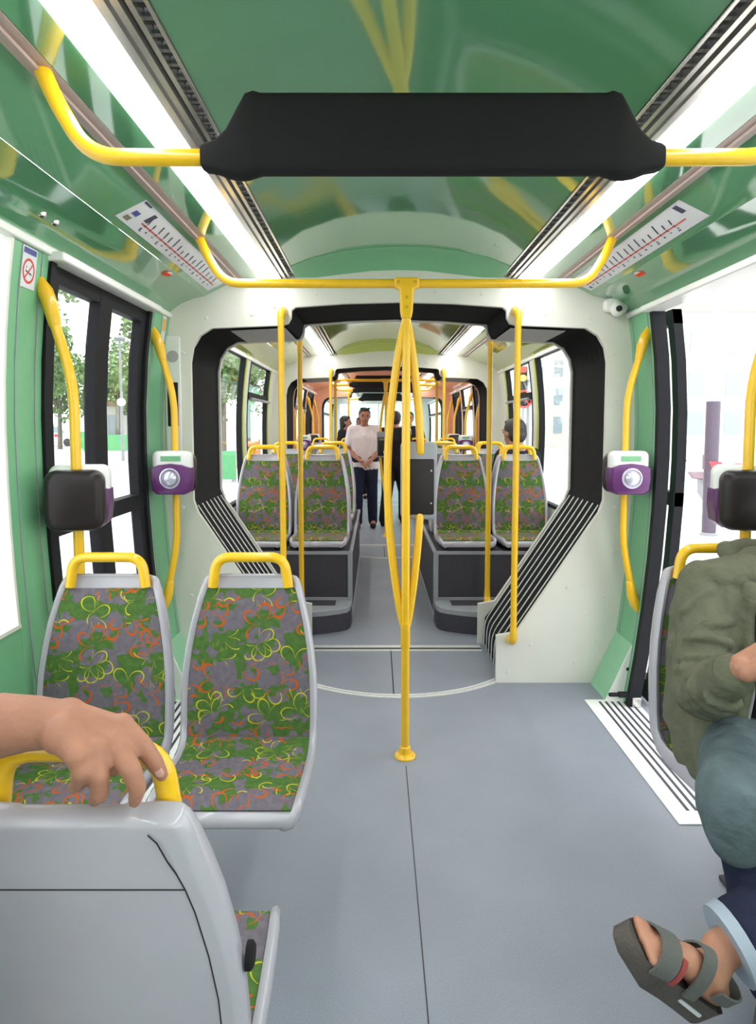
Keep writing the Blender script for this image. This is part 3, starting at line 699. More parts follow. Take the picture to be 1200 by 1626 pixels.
for sx in (-1, 1):
    for x, wh in ((1.02, 'next to the window'), (.555, 'on the aisle')):
        for y, rz, row in ((4.96, 0, 'front row'), (5.245, PI, 'second row, facing away'), (6.22, 0, 'third row, facing the camera'), (6.505, PI, 'last row, facing away')):
            if (sx, x, y) == (-1, 1.02, 4.96): continue
            dup(s0, (sx * x, y, 0), 'patterned seat on the %s podium, %s, %s' % (sidew[sx], row, wh), G, rz)
s1 = make_seat(up=.15, back=1.1, label='far patterned seat in the salmon section, street side, next to the window', loc=(-1.0, 9.95, 0), legx=.03)
s1['group'] = 'seats in the salmon section'
for x, l in ((-.55, 'street side, on the aisle'), (.55, 'platform side, on the aisle'), (1.0, 'platform side, next to the window')):
    dup(s1, (x, 9.95, 0), 'far patterned seat in the salmon section, ' + l, 'seats in the salmon section')
# podiums over the wheels
for sx in (-1, 1):
    t = thing('seat_podium', 'dark podium with grey edge trim under the %s seats beyond the first gangway' % sidew[sx], 'podium', (sx * .8, 5.7, 0))
    mb = MB().box(sx * .31, sx * 1.18, 4.60, 6.95, 0, .53); mb.build('body', M['dark'], t, bevel=.01)
    mb = MB().box(sx * .300, sx * .335, 4.585, 4.62, 0, .531); mb.box(sx * .300, sx * 1.18, 4.588, 4.615, .505, .531); mb.box(sx * .300, sx * .325, 4.6, 6.95, .505, .531); mb.box(sx * .3, sx * 1.18, 4.588, 4.612, .15, .185); mb.box(sx * .300, sx * .315, 4.6, 6.95, .0, .04)
    mb.build('edge_trim', M['greytrim'], t, bevel=.004)
    pl = [(.305, 4.60), (.31, 4.47), (.33, 4.41), (.38, 4.37), (.48, 4.325), (.62, 4.29), (.85, 4.26), (1.17, 4.245), (1.17, 4.60)]
    mb = MB(); mb.loft([[(sx * x, y, z) for x, y in pl] for z in (0, .125)]); st = mb.build('step', M['dark'], t)
    mb = MB(); mb.loft([[(sx * x, y - (.006 if y < 4.59 else 0), z) for x, y in pl] for z in (.125, .165)]); s_ = mb.build('step_trim', M['greytrim'], st, bevel=.004)
    mb = MB(); mb.box(sx * .42, sx * .75, 4.45, 4.57, .165, .17); mb.build('tread', M['dark'], st)

# ------------------------------------------------------------------ small fittings of the near section
for sx, side in ((-1, 'street'), (1, 'platform')):
    t = thing('corner_cover', 'sloping pale green corner cover at the foot of the bulkhead, %s side' % side, 'cover', (sx * 1.15, 3.38, 0))
    mb = MB(); rows = []
    for y in (3.255, 3.478):
        rows.append([(sx * 1.085, y, 0), (sx * 1.10, y, .02), (sx * 1.225, y, .30), (sx * 1.26, y, .31), (sx * 1.26, y, 0)])
    mb.loft(rows); mb.build('body', M['palegreen'], t, bevel=.004, smooth=0)
    mb = MB(); mb.prism([(sx * 1.092, .004), (sx * 1.10, .018), (sx * 1.225, .297), (sx * 1.255, .306), (sx * 1.255, .004)], 3.248, 3.2555); ec = mb.build('end_plate', M['white'], t)
    mb = MB(); mb.lathe([(.009, 0), (.009, -.003), (0, -.003)], (sx * 1.205, 3.248, .17), 'y', 10); mb.build('plug', M['slot'], ec)
    # door step plate
    mb = MB(); mb.box(sx * .98, sx * 1.245, 2.2, 3.25, 0, .004); o = struct(mb, 'trim_%d' % (90 + sx), M['white'])
    mb = MB()
    for k in range(6):
        x = 1.045 + k * .032; mb.box(sx * x, sx * (x + .013), 2.28, 3.225, .004, .0046)
    mb.build('grooves', M['dark'], o)
    # red lamp over the door
    t = thing('door_lamp', 'small red oval warning lamp on the green panel over the %s-side door' % side, 'warning lamp', (sx * 1.09, 2.86, 2.148))
    mb = MB(); mb.ell((sx * 1.09, 2.95, 2.148), (.022, .034, .012)); mb.build('lens', M['red'], t)
    mb = MB(); mb.lathe([(.027, .004), (.027, -.003), (.02, -.006), (.02, .004)], (sx * 1.09, 2.95, 2.151), 'z', 18); mb.build('bezel', M['track'], t)
    # route map
    def mp(u, q, h=.0025):
        a, c = V((sx * .895, 0, 2.236)), V((sx * 1.05, 0, 2.16)); n = V((-sx * .44, 0, -.9)).normalized()
        p = a.lerp(c, q) + n * h; return V((p.x, u, p.z))
    def quad(mb, u0, u1, q0, q1, h): mb.loft([[mp(u0, q0, h), mp(u1, q0, h), mp(u1, q0, h - .0006), mp(u0, q0, h - .0006)], [mp(u0, q1, h), mp(u1, q1, h), mp(u1, q1, h - .0006), mp(u0, q1, h - .0006)]])
    t = thing('route_map', 'long white line map with red route on the green ceiling panel, %s side' % side, 'route map', tuple(mp(2.8, .5, 0)))
    u0, u1 = 2.22, 3.42
    mb = MB(); quad(mb, u0, u1, .12, .82, .0015); mb.build('sheet', M['paper'], t)
    mb = MB(); quad(mb, u0 + (.14 if sx < 0 else .09), u1 - .05, .55, .58, .0026); mb.build('route_line', M['redink'], t)
    mb = MB(); rnd = random.Random(3 + sx); k = 0; u = u0 + .17
    while u < u1 - .08:
        h = rnd.uniform(.1, .27); d = h * .12
        mb.loft([[mp(u, .50, .0026), mp(u + .009, .50, .0026), mp(u + .009, .50, .002), mp(u, .50, .002)], [mp(u - d, .50 - h, .0026), mp(u + .009 - d, .50 - h, .0026), mp(u + .009 - d, .50 - h, .002), mp(u - d, .50 - h, .002)]])
        quad(mb, u, u + .012, .65, .65 + rnd.uniform(.02, .05), .0026)
        if k % 3 == 0: quad(mb, u + .005, u + .022, .71, .74, .0026)
        quad(mb, u + .002, u + .008, .53, .60, .0027)
        u += rnd.uniform(.05, .066); k += 1
    mb.build('lettering', M['inkdark'], t)
    if sx < 0:
        mb = MB(); quad(mb, u0 + .035, u0 + .075, .42, .55, .0026); mb.build('logo', M['bluelogo'], t)
        mb = MB(); quad(mb, u0 + .03, u0 + .07, .62, .74, .0026); mb.build('logo', M['olivelogo'], t)
        mb = MB(); quad(mb, u0 + .01, u0 + .07, .14, .19, .0026); mb.build('heading', M['inkdark'], t); mb = MB(); quad(mb, u0 + .13, u0 + .16, .22, .5, .0026); mb.build('heading', M['inkdark'], t)
    else:
        mb = MB(); quad(mb, u0 + .04, u0 + .07, .18, .42, .0026); mb.build('heading', M['inkdark'], t); mb = MB(); quad(mb, u1 - .06, u1 - .03, .16, .25, .0026); mb.build('heading', M['inkdark'], t); mb = MB(); quad(mb, u1 - .06, u1 - .04, .66, .76, .0026); mb.build('heading', M['inkdark'], t)
# two small locks on the street-side ceiling panel
for y, n in ((2.04, 'nearer'), (2.12, 'farther')):
    t = thing('panel_lock', '%s of two small round locks on the green panel above the street-side door' % n, 'lock', (-1.18, y, 2.115))
    mb = MB(); mb.lathe([(.013, .012), (.013, -.004), (.010, -.006), (0, -.006)], (-1.18, y, 2.117), 'z', 16); mb.build('barrel', M['steel'], t)
    mb = MB(); mb.box(-1.183, -1.177, y - .006, y + .006, 2.108, 2.113); mb.build('keyhole', M['slot'], t)
# security camera
t = thing('security_camera', 'small white security camera in the top corner above the platform-side rail', 'security camera', (1.165, 3.43, 2.09))
mb = MB(); mb.rbox((1.165, 3.45, 2.10), (.125, .075, .06), .025); mb.ell((1.165, 3.42, 2.075), (.036, .036, .042)); mb.build('housing', M['whitegloss'], t)
mb = MB(); mb.lathe([(.016, 0), (.016, -.01), (.012, -.013), (0, -.013)], (1.16, 3.386, 2.072), 'y', 16); mb.build('lens', M['slot'], t)
# intercom panel on the bulkhead, street side
t = thing('intercom_panel', 'narrow pale intercom panel with speaker and dark display behind the street-side rail', 'intercom', (-1.235, Y1, 1.2))
mb = MB(); mb.rbox((-1.235, Y1 - .008, 1.56), (.085, .76, .016), .012); mb.build('plate', M['whitegloss'], t)
mb = MB(); mb.lathe([(.032, -.016), (.032, -.018), (.026, -.0185), (0, -.0185)], (-1.232, Y1, 1.83), 'y', 20); mb.build('speaker', M['greylining'], t)
mb = MB(); mb.rbox((-1.236, Y1 - .017, 1.57), (.058, .24, .006), .005); mb.build('display', M['blackgloss'], t)
# stickers
def wpt(sx, y, z, h): return V((sx * (xw(z) - h), y, z))
def wquad(mb, sx, y0, y1, z0, z1, h): mb.loft([[wpt(sx, y0, z, h), wpt(sx, y1, z, h), wpt(sx, y1, z, h - .001), wpt(sx, y0, z, h - .001)] for z in (z0, z1)])
yc, zc_ = 2.095, 1.975
t = thing('no_smoking_sign', 'no-smoking sticker on the green pillar before the street-side door', 'sign', (-1.28, yc, zc_))
mb = MB(); wquad(mb, -1, yc - .042, yc + .042, 1.90, 2.03, .0035); mb.build('sheet', M['paper'], t)
mb = MB(); wquad(mb, -1, yc - .036, yc + .036, 2.008, 2.026, .0045); mb.build('band', M['bluelogo'], t)
mb = MB(); ring = []
for k in range(33):
    a = 2 * PI * k / 32; ring.append([wpt(-1, yc + r * math.cos(a), 1.955 + r * 1.15 * math.sin(a), h) for r, h in ((.035, .0045), (.028, .0045), (.028, .0035), (.035, .0035))])
mb.loft(ring)
mb.loft([[wpt(-1, yc + s * .024 + d, 1.955 + s * .028, h) for d, h in ((-.003, .0045), (.004, .0045), (.004, .0035), (-.003, .0035))] for s in (-1, 1)]); mb.build('prohibition_ring', M['redink'], t)
mb = MB(); mb.loft([[wpt(-1, yc + s * .018, 1.950 - s * .004 + d, h) for d, h in ((-.003, .0042), (.003, .0042), (.003, .0035), (-.003, .0035))] for s in (-1, 1)]); mb.loft([[wpt(-1, yc - .016 + d + .004 * k, 1.960 + .012 * k, h) for d, h in ((-.0015, .0042), (.0015, .0042), (.0015, .0035), (-.0015, .0035))] for k in (0, 1)]); mb.build('cigarette', M['inkdark'], t)
t = thing('notice_sticker', 'small orange and white notice at the top of the green pillar by the bulkhead', 'sticker', (-1.27, 3.4, 1.97))
mb = MB(); wquad(mb, -1, 3.37, 3.43, 1.90, 2.035, .0035); mb.build('sheet', M['paper'], t)
mb = MB(); wquad(mb, -1, 3.378, 3.422, 1.955, 2.02, .0045); mb.build('picture', M['orangeink'], t)
# door gear at the foot of the open platform-side door
t = thing('door_guide', 'dark metal door guide arm at the foot of the open door', 'door gear', (1.2, 3.2, .03))
mb = MB(); mb.box(1.13, 1.235, 3.165, 3.19, .05, .075); mb.tube([(1.09, 3.178, .062), (1.15, 3.178, .062)], .011, 10, True); mb.build('arm', M['doorframe'], t, bevel=.003)
mb = MB(); mb.box(1.195, 1.24, 3.15, 3.2, .0045, .055); mb.build('bracket', M['steel'], t, bevel=.003)
mb = MB(); mb.lathe([(.018, .07), (.018, .12), (.012, .125), (0, .125)], (1.21, 3.18, 0), 'z', 14); mb.build('roller', M['steel'], t)

# ------------------------------------------------------------------ people
def head_mesh(mb, c, r, face, tilt=0.):
    """skull, jaw, nose, ears, lips; FACE unit vector the face looks along"""
    c = V(c); f = V(face).normalized(); u = V((0, 0, 1)); s = f.cross(u).normalized(); u = s.cross(f).normalized()
    R = Matrix((s, f, u)).transposed()
    mb.ell(c + u * .1 * r, (.80 * r, 1.0 * r, .98 * r), 20, 14, R)
    mb.ell(c + f * .22 * r - u * .45 * r, (.62 * r, .68 * r, .78 * r), 18, 12, R)
    mb.ell(c + f * .55 * r - u * 1.02 * r, (.30 * r, .26 * r, .20 * r), 12, 8, R)
    mb.tube([c + f * .93 * r + u * .12 * r, c + f * 1.12 * r - u * .28 * r, c + f * .95 * r - u * .36 * r], [.10 * r, .15 * r, .12 * r], 10)
    mb.ell(c + f * .86 * r - u * .62 * r, (.27 * r, .12 * r, .10 * r), 12, 8, R)
    for k in (-1, 1):
        mb.ell(c + s * k * .82 * r - u * .12 * r - f * .05 * r, (.08 * r, .18 * r, .28 * r), 10, 8, R)
        mb.ell(c + s * k * .38 * r + f * .83 * r + u * .18 * r, (.2 * r, .1 * r, .07 * r), 10, 6, R)
    return s, f, u
def face_parts(t, c, r, face, body):
    c = V(c); f = V(face).normalized(); s = f.cross(V((0, 0, 1))).normalized(); u = s.cross(f).normalized(); R = Matrix((s, f, u)).transposed()
    e = MB(); bw = MB()
    for k in (-1, 1):
        e.ell(c + s * k * .34 * r + f * .88 * r - u * .02 * r, (.14 * r, .08 * r, .07 * r), 10, 6, R)
        bw.ell(c + s * k * .36 * r + f * .93 * r + u * .17 * r, (.2 * r, .06 * r, .045 * r), 10, 6, R)
    e.build('eyes', M['eye'], t); bw.build('eyebrows', M['hair'], t)
    l = MB(); l.ell(c + f * .975 * r - u * .62 * r, (.22 * r, .05 * r, .055 * r), 10, 6, R); l.build('lips', M['lips'], t)
def hair(t, c, r, face, style='short'):
    c = V(c); f = V(face).normalized(); s = f.cross(V((0, 0, 1))).normalized(); u = s.cross(f).normalized(); R = Matrix((s, f, u)).transposed()
    mb = MB(); mb.ell(c + u * .3 * r - f * .14 * r, (.88 * r, .98 * r, .9 * r), 20, 12, R)
    mb.ell(c - u * .12 * r - f * .42 * r, (.84 * r, .68 * r, .8 * r), 16, 10, R)
    mb.ell(c + u * .82 * r + f * .35 * r, (.62 * r, .5 * r, .3 * r), 14, 8, R)
    if style == 'long': mb.ell(c - u * .8 * r - f * .55 * r, (.78 * r, .5 * r, 1.35 * r), 16, 10, R); mb.ell(c - u * .2 * r - f * .2 * r, (.92 * r, .6 * r, .9 * r), 16, 10, R)
    if style == 'spiky':
        rn = random.Random(1)
        for k in range(40):
            a, b_ = rn.uniform(-.7, .7), rn.uniform(-.3, .8); p = c + s * a * r + f * b_ * r + u * 1.0 * r
            mb.tube([p, p + (u * .2 + f * rn.uniform(-.2, .3) + s * rn.uniform(-.2, .2)) * r], [.12 * r, .02 * r], 6)
    mb.build('hair', M['hair'], t, remesh=.06 * r, msmooth=1, displace=(.06 * r, .12 * r))
def hand_on(mb, w_, d, n, sc=1., curl=.9, spread=1.):
    """simple relaxed hand: wrist point, pointing direction d, palm normal n (towards the palm side)"""
    w_ = V(w_); d = V(d).normalized(); n = V(n); n = (n - d * n.dot(d)).normalized(); s = d.cross(n).normalized()
    for k in range(4):
        a = (k - 1.5); base = w_ + d * (.088 - .004 * abs(a - .3)) * sc + s * a * .021 * sc
        mb.cap(w_ + s * a * .012 * sc, .019 * sc, base, .0125 * sc, 8)
        L = (.038, .044, .041, .032)[k] * sc; p = base; ang = .25
        for q, rr in ((1, .0095), (.65, .0085), (.5, .0075)):
            dd = d * math.cos(ang) + n * math.sin(ang) + s * a * .05 * spread; p2 = p + dd.normalized() * L * q
            mb.cap(p, (rr + .001) * sc, p2, rr * sc, 8); p = p2; ang += curl * .75
    b0 = w_ + d * .025 * sc - s * .022 * sc + n * .008 * sc; b1 = b0 + (d * .035 - s * .03 + n * .02) * sc; b2 = b1 + (d * .034 - s * .004 + n * .014) * sc
    mb.cap(b0, .016 * sc, b1, .012 * sc, 8); mb.cap(b1, .0115 * sc, b2, .009 * sc, 8)
def figure(name, label, loc, J, clothes, face, r=.098, style='short', vox=.012, sm=2, skin='skin', bald=False):
    """J: joints (world); clothes: list of (part name, material, builder)"""
    t = thing('person', label, 'person', loc)
    mb = MB()
    head_mesh(mb, J['head'], r, face)
    nk = V(J['head']) - V((0, 0, r * .75)); mb.cap(nk, r * .52, V(J['neck']), r * .58)
    torso(mb, J, 1.0)
    for k in 'lr':
        mb.chain([J['sh' + k], J['el' + k], J['wr' + k]], [.050, .040, .027]); hand_on(mb, J['wr' + k], J['hd' + k], J['pn' + k], 1., J.get('curl', .8))
        mb.chain([J['hip' + k], J['kn' + k], J['an' + k]], [.082, .056, .038])
        mb.cap(J['an' + k], .04, V(J['an' + k]) + V(J['ft' + k]) * .17 - V((0, 0, .045)), .032)
    mb.build('body', M[skin], t, remesh=vox, msmooth=sm)
    face_parts(t, J['head'], r, face, t)
    hair(t, J['head'], r, face, style)
    for nm, m, fn, vx, disp in clothes:
        c = MB(); fn(c, J); c.build(nm, M[m], t, remesh=vx, msmooth=3, displace=disp)
    return t
def torso(mb, J, g=1.):
    hl, hr, sl, sr = (V(J[k]) for k in ('hipl', 'hipr', 'shl', 'shr')); hip = (hl + hr) / 2; sh = (sl + sr) / 2
    for a in (.0, .25, .5, .75, 1.): 
        A = hl.lerp(hr, .5 + (a - .5) * .8); B = sl.lerp(sr, .5 + (a - .5) * .84); k = 1 - abs(a - .5) * .35
        mb.chain([A, A.lerp(B, .35), A.lerp(B, .75), B], [.098 * g * k, .092 * g * k, .104 * g * k, .070 * g * k], 12)
    mb.cap(sl, .058 * g, sr, .058 * g); mb.cap(sh, .065 * g, V(J['neck']), .05 * g)
def shirt(g=1.14, sleeve=.62, cut=True):
    def fn(mb, J):
        JJ = dict(J); nk = V(J['neck']); JJ['neck'] = nk - V((0, 0, .035)); torso(mb, JJ, g)
        for k in 'lr':
            a, b_, w_ = V(J['sh' + k]), V(J['el' + k]), V(J['wr' + k])
            if sleeve <= 1: mb.chain([a, a.lerp(b_, sleeve)], [.068, .066])
            else: mb.chain([a, b_, b_.lerp(w_, sleeve - 1)], [.070, .060, .046])
        hip = (V(J['hipl']) + V(J['hipr'])) / 2
        for k in 'lr': mb.cap(J['hip' + k], .118, V(J['hip' + k]) - V((0, 0, .03)), .115)
    return fn
def trousers(g=1.25, end=.97):
    def fn(mb, J):
        for k in 'lr':
            a, b_, w_ = V(J['hip' + k]), V(J['kn' + k]), V(J['an' + k]); mb.chain([a + V((0, 0, .05)), a, b_, b_.lerp(w_, end)], [.09 * g, .088 * g, .062 * g, .055 * g])
        mb.cap(V(J['hipl']) + V((0, 0, .04)), .10, V(J['hipr']) + V((0, 0, .04)), .10)
    return fn
def shoe(q):
  def fn(mb, J):
    for k in q:
        a = V(J['an' + k]); f = V(J['ft' + k]); z = V((0, 0, 1))
        mb.cap(a - z * .03 - f * .03, .046, a + f * .17 - z * .045, .036); mb.cap(a + z * .01, .046, a - z * .03, .045)
        mb.box(a.x - .04, a.x + .04, a.y - .05, a.y + .05, a.z - .085, a.z - .06)
  return fn
def standing(x, y, h, yaw=0., lean=0, hands=None, step=.0):
    """joints of a standing person; yaw 0 faces the camera"""
    k = h / 1.75; c, s = math.cos(yaw), math.sin(yaw)
    def w_(a, b_, z): return (x + (a * c - b_ * s) * k, y + (a * s + b_ * c) * k, z * k)
    J = dict(head=w_(.0, -.035, 1.608), neck=w_(0, .0, 1.475), shl=w_(-.18, .01, 1.41), shr=w_(.18, .01, 1.41), hipl=w_(-.09, .01, .92), hipr=w_(.09, .01, .92),
             knl=w_(-.10, -.02 - step, .49), knr=w_(.11, -.02 + step * .4, .49), anl=w_(-.105, .02 - step, .085), anr=w_(.125, .03 + step, .085))
    f = V(w_(0, -1, 0)) - V(w_(0, 0, 0)); f.normalize(); J['ftl'] = J['ftr'] = f
    J['ell'] = w_(-.245, .03, 1.13); J['elr'] = w_(.245, .03, 1.13)
    J['wrl'] = w_(-.20, -.06, .90); J['wrr'] = w_(.20, -.06, .90)
    if hands == 'front': J['wrl'] = w_(-.07, -.18, .98); J['wrr'] = w_(.06, -.18, .97); J['ell'] = w_(-.25, -.0, 1.12); J['elr'] = w_(.24, .0, 1.12)
    for q in 'lr':
        d = V(J['wr' + q]) - V(J['el' + q]); J['hd' + q] = d; J['pn' + q] = V((0, 0, 0)) + f * .3 + V((0, 0, -.2)) + (V(J['wrr']) - V(J['wrl'])) * (1 if q == 'l' else -1)
    return J, f
J, f = standing(-.29, 8.95, 1.74, .08, hands='front', step=.05)
figure('person', 'man in a white t-shirt and dark jeans standing in the aisle, hands held before him', (-.29, 8.95, 0), J,
       [('t_shirt', 'tee', shirt(1.14, .62), .012, (.012, .09)), ('jeans', 'navy', trousers(), .012, (.01, .1)), ('shoe', 'blackcloth', shoe('l'), .01, None), ('shoe', 'blackcloth', shoe('r'), .01, None)], f + V((.05, 0, -.06)), style='spiky', skin='skinred')
J, f = standing(.42, 10.5, 1.73, -.1)
figure('person', 'man in a black suit jacket and open white shirt standing behind the forked pole', (.42, 10.5, 0), J,
       [('shirt_front', 'tee', lambda mb, J: mb.cap(V(J['neck']) + V((0, -.085, -.06)), .035, V(J['neck']) + V((0, -.115, -.4)), .045), .012, None), ('jacket', 'blackcloth', lambda mb, J: (shirt(1.12, 1.9)(mb, J)), .012, (.01, .1)), ('trousers', 'blackcloth', trousers(), .012, None), ('shoe', 'blackcloth', shoe('l'), .01, None), ('shoe', 'blackcloth', shoe('r'), .01, None)], f)
J, f = standing(.15, 9.25, 1.70, PI - .3, step=.14)
figure('person', 'person in black seen from behind, mostly hidden by the yellow forked pole', (.15, 9.25, 0), J,
       [('coat', 'blackcloth', shirt(1.15, 1.9), .012, (.01, .1)), ('trousers', 'blackcloth', trousers(1.35), .012, None), ('shoe', 'blackcloth', shoe('l'), .01, None), ('shoe', 'blackcloth', shoe('r'), .01, None), ('collar', 'tee', lambda mb, J: mb.cap(V(J['neck']) + V((-.05, .02, -.0)), .05, V(J['neck']) + V((.05, .02, -.0)), .05), .01, None)], f)
def sitting(x, y, zs, yaw=0., h=1.7):
    k = h / 1.75; c, s = math.cos(yaw), math.sin(yaw)
    def w_(a, b_, z): return (x + (a * c - b_ * s) * k, y + (a * s + b_ * c) * k, zs + z * k)
    J = dict(head=w_(0, -.04, .78), neck=w_(0, .02, .63), shl=w_(-.18, .02, .57), shr=w_(.18, .02, .57), hipl=w_(-.09, 0, .10), hipr=w_(.09, 0, .10), knl=w_(-.10, -.42, .08), knr=w_(.10, -.42, .08),
             anl=w_(-.10, -.42, -.36), anr=w_(.10, -.42, -.36), ell=w_(-.23, -.02, .30), elr=w_(.23, -.02, .30), wrl=w_(-.12, -.24, .20), wrr=w_(.12, -.24, .20))
    f = V(w_(0, -1, 0)) - V(w_(0, 0, 0)); f.normalize(); J['ftl'] = J['ftr'] = f
    for q in 'lr': J['hd' + q] = V(J['wr' + q]) - V(J['el' + q]); J['pn' + q] = V((0, 0, -1))
    return J, f
J, f = sitting(1.09, 5.44, .64, PI + .5)
figure('person', 'black-haired passenger seated by the platform-side window, facing away, beyond the first podium row', (1.09, 5.44, .6), J,
       [('jacket', 'blackcloth', shirt(1.12, 1.9), .014, None), ('trousers', 'navy', trousers(), .014, None)], f, r=.105)
J, f = standing(-.70, 11.25, 1.66, 1.45)
figure('person', 'long-haired woman in a black jacket, far off on the street side, in profile', (-.70, 11.25, 0), J,
       [('jacket', 'blackcloth', shirt(1.12, 1.9), .014, None), ('trousers', 'blackcloth', trousers(), .014, None), ('shoe', 'blackcloth', shoe('l'), .012, None), ('shoe', 'blackcloth', shoe('r'), .012, None)], f, style='long')
J, f = standing(-.44, 12.7, 1.66, -.2)
figure('person', 'dark-clothed passenger half hidden behind the head of the man in white', (-.44, 12.7, 0), J,
       [('jacket', 'blackcloth', shirt(1.12, 1.9), .014, None), ('trousers', 'blackcloth', trousers(), .014, None), ('shoe', 'blackcloth', shoe('l'), .012, None), ('shoe', 'blackcloth', shoe('r'), .012, None)], f, style='long')

# passenger in the olive jacket, seated by the open door, legs crossed
t = thing('person', 'passenger in an olive jacket and jeans seated by the open door, one sandalled foot crossed', 'person', (1.0, 1.75, .46))
HD, HR = V((1.13, 1.79, 1.255)), .108
SHR, SHL = V((.835, 1.82, .985)), V((1.20, 1.84, 1.0)); NK = V((1.06, 1.83, 1.07))
ELR, WRR = V((.738, 1.64, .74)), V((.735, 1.44, .885)); ELL, WRL = V((1.24, 1.66, .74)), V((1.06, 1.42, .83))
HPR, HPL = V((.93, 1.76, .575)), V((1.10, 1.76, .575)); KNR, ANR = V((.682, 1.365, .60)), V((.83, 1.40, .10)); KNL, ANL = V((1.00, 1.30, .50)), V((.600, 1.255, .348))
heel, toe = V((.555, 1.235, .268)), V((.405, 1.21, .405))
ff = (toe - heel).normalized(); fu = V((.60, -.30, .72)); fu = (fu - ff * fu.dot(ff)).normalized(); fs = ff.cross(fu)
FM = Matrix((ff, fs, fu)).transposed()
def fp(a, b_, c): return heel + FM @ V((a, b_, c))
FL = .225
mb = MB(); head_mesh(mb, HD, HR, (-.55, -.7, -.3)); mb.cap(HD - V((.02, 0, .085)), .058, NK, .06)
JS = dict(hipl=HPL, hipr=HPR, shl=SHL, shr=SHR, neck=NK); torso(mb, JS)
mb.chain([SHR, ELR, WRR], [.052, .043, .027]); mb.chain([SHL, ELL, WRL], [.052, .043, .027])
mb.chain([HPR, KNR, ANR], [.085, .058, .04]); mb.chain([HPL, KNL, ANL], [.085, .058, .037])
mb.cap(ANR, .04, ANR + V((-.12, -.14, -.055)), .03)
# crossed foot with toes
mb.chain([ANL, fp(.03, 0, .035), fp(.10, .0, .042), fp(.165, .0, .022)], [.037, .034, .031, .024]); mb.cap(fp(.0, 0, .03), .029, fp(.05, 0, .028), .030)
mb.cap(fp(.15, -.022, .018), .02, fp(.15, .022, .018), .02)
for k in range(5):
    b_ = -.036 + .018 * k; L = FL - .012 - abs(k - 3.2) * .007; mb.cap(fp(.165, b_ * .9, .018), .0125, fp(L, b_, .013), .0115 if k == 4 else .009, 8)
mb.build('body', M['skin'], t, remesh=.008, msmooth=2)
hair(t, HD, HR, (-.55, -.7, -.3)); face_parts(t, HD, HR, (-.55, -.7, -.3), t)
# right hand curled round a small grey phone; built at its own finer scale
mb = MB(); w0 = WRR; d = V((.62, -.22, .50)).normalized(); n = V((.65, .25, -.55)); n = (n - d * n.dot(d)).normalized(); s_ = d.cross(n).normalized()
mb.cap(WRR - (WRR - ELR).normalized() * .05, .027, WRR, .026)
for k in range(4):
    a = 1.5 - k; base = w0 + d * .082 + s_ * a * .020; mb.cap(w0 + s_ * a * .012, .020, base, .0125, 10)
    p = base; ang = .5; L = (.030, .040, .043, .038)[k]
    for q, rr in ((1, .0105), (.68, .0095), (.55, .0085)):
        dd = d * math.cos(ang) + n * math.sin(ang); p2 = p + dd * L * q; mb.cap(p, rr + .001, p2, rr, 10); p = p2; ang += .75
b0 = w0 + d * .02 - s_ * .024 + n * .012; b1 = b0 + d * .040 - s_ * .022 + n * .022; b2 = b1 + d * .030 + s_ * .002 + n * .022
mb.cap(b0, .018, b1, .013, 10); mb.cap(b1, .0125, b2, .0105, 10)
mb.build('hand', M['skinred'], t, remesh=.003, msmooth=3)
mb = MB(); hand_on(mb, WRL, (-.8, -.2, .2), (0, 0, 1), 1.0, .5); mb.build('hand', M['skinred'], t, remesh=.004, msmooth=2)
# black t-shirt, olive jacket
mb = MB(); torso(mb, dict(JS, neck=NK - V((0, 0, .07)), shl=SHL - V((0, 0, .015)), shr=SHR + V((.05, .02, -.04))), 1.06); mb.chain([V((.98, 1.70, .93)), V((.97, 1.67, .75)), V((.96, 1.66, .62))], [.07, .085, .09]); mb.build('t_shirt', M['blackcloth'], t, remesh=.01, msmooth=2)
mb = MB()
for a in (.0, .13, .26, .45, .65, .85, 1.):
    A = V((.835, 1.80, .50)).lerp(V((1.17, 1.80, .52)), a); B = SHR.lerp(SHL, a) + V((0, .02, 0)); k = 1 - abs(a - .5) * .3
    if a > .3: A, B, k = A + V((0, .06, 0)), B + V((0, .045, 0)), k * .86
    mb.chain([A, A.lerp(B, .4), A.lerp(B, .8), B], [.095 * k, .102 * k, .10 * k, .072 * k], 12)
mb.cap(SHR, .070, SHL + V((0, .03, 0)), .06); mb.cap(SHR, .070, NK + V((-.04, .03, -.045)), .062); mb.chain([SHR + V((.02, -.03, .03)), NK + V((-.115, -.035, -.03)), NK + V((-.095, -.055, -.10))], [.05, .045, .03]); mb.cap(NK + V((-.05, .05, -.03)), .05, NK + V((.09, .05, -.02)), .05)
mb.chain([SHR, SHR.lerp(ELR, .5), ELR, ELR.lerp(WRR, .78)], [.074, .067, .066, .050]); mb.chain([SHL, ELL, ELL.lerp(WRL, .75)], [.07, .062, .05])
# open front falling beside the thigh
mb.chain([V((.87, 1.77, .95)), V((.83, 1.735, .75)), V((.785, 1.67, .60)), V((.745, 1.60, .485))], [.06, .062, .050, .012], 10)
mb.chain([V((.80, 1.80, .80)), V((.785, 1.78, .62)), V((.79, 1.70, .50))], [.07, .07, .045], 10)
mb.chain([V((.915, 1.725, 1.0)), V((.905, 1.70, .90)), V((.885, 1.66, .76)), V((.83, 1.62, .61)), V((.75, 1.585, .475))], [.022, .02, .017, .014, .009], 10)
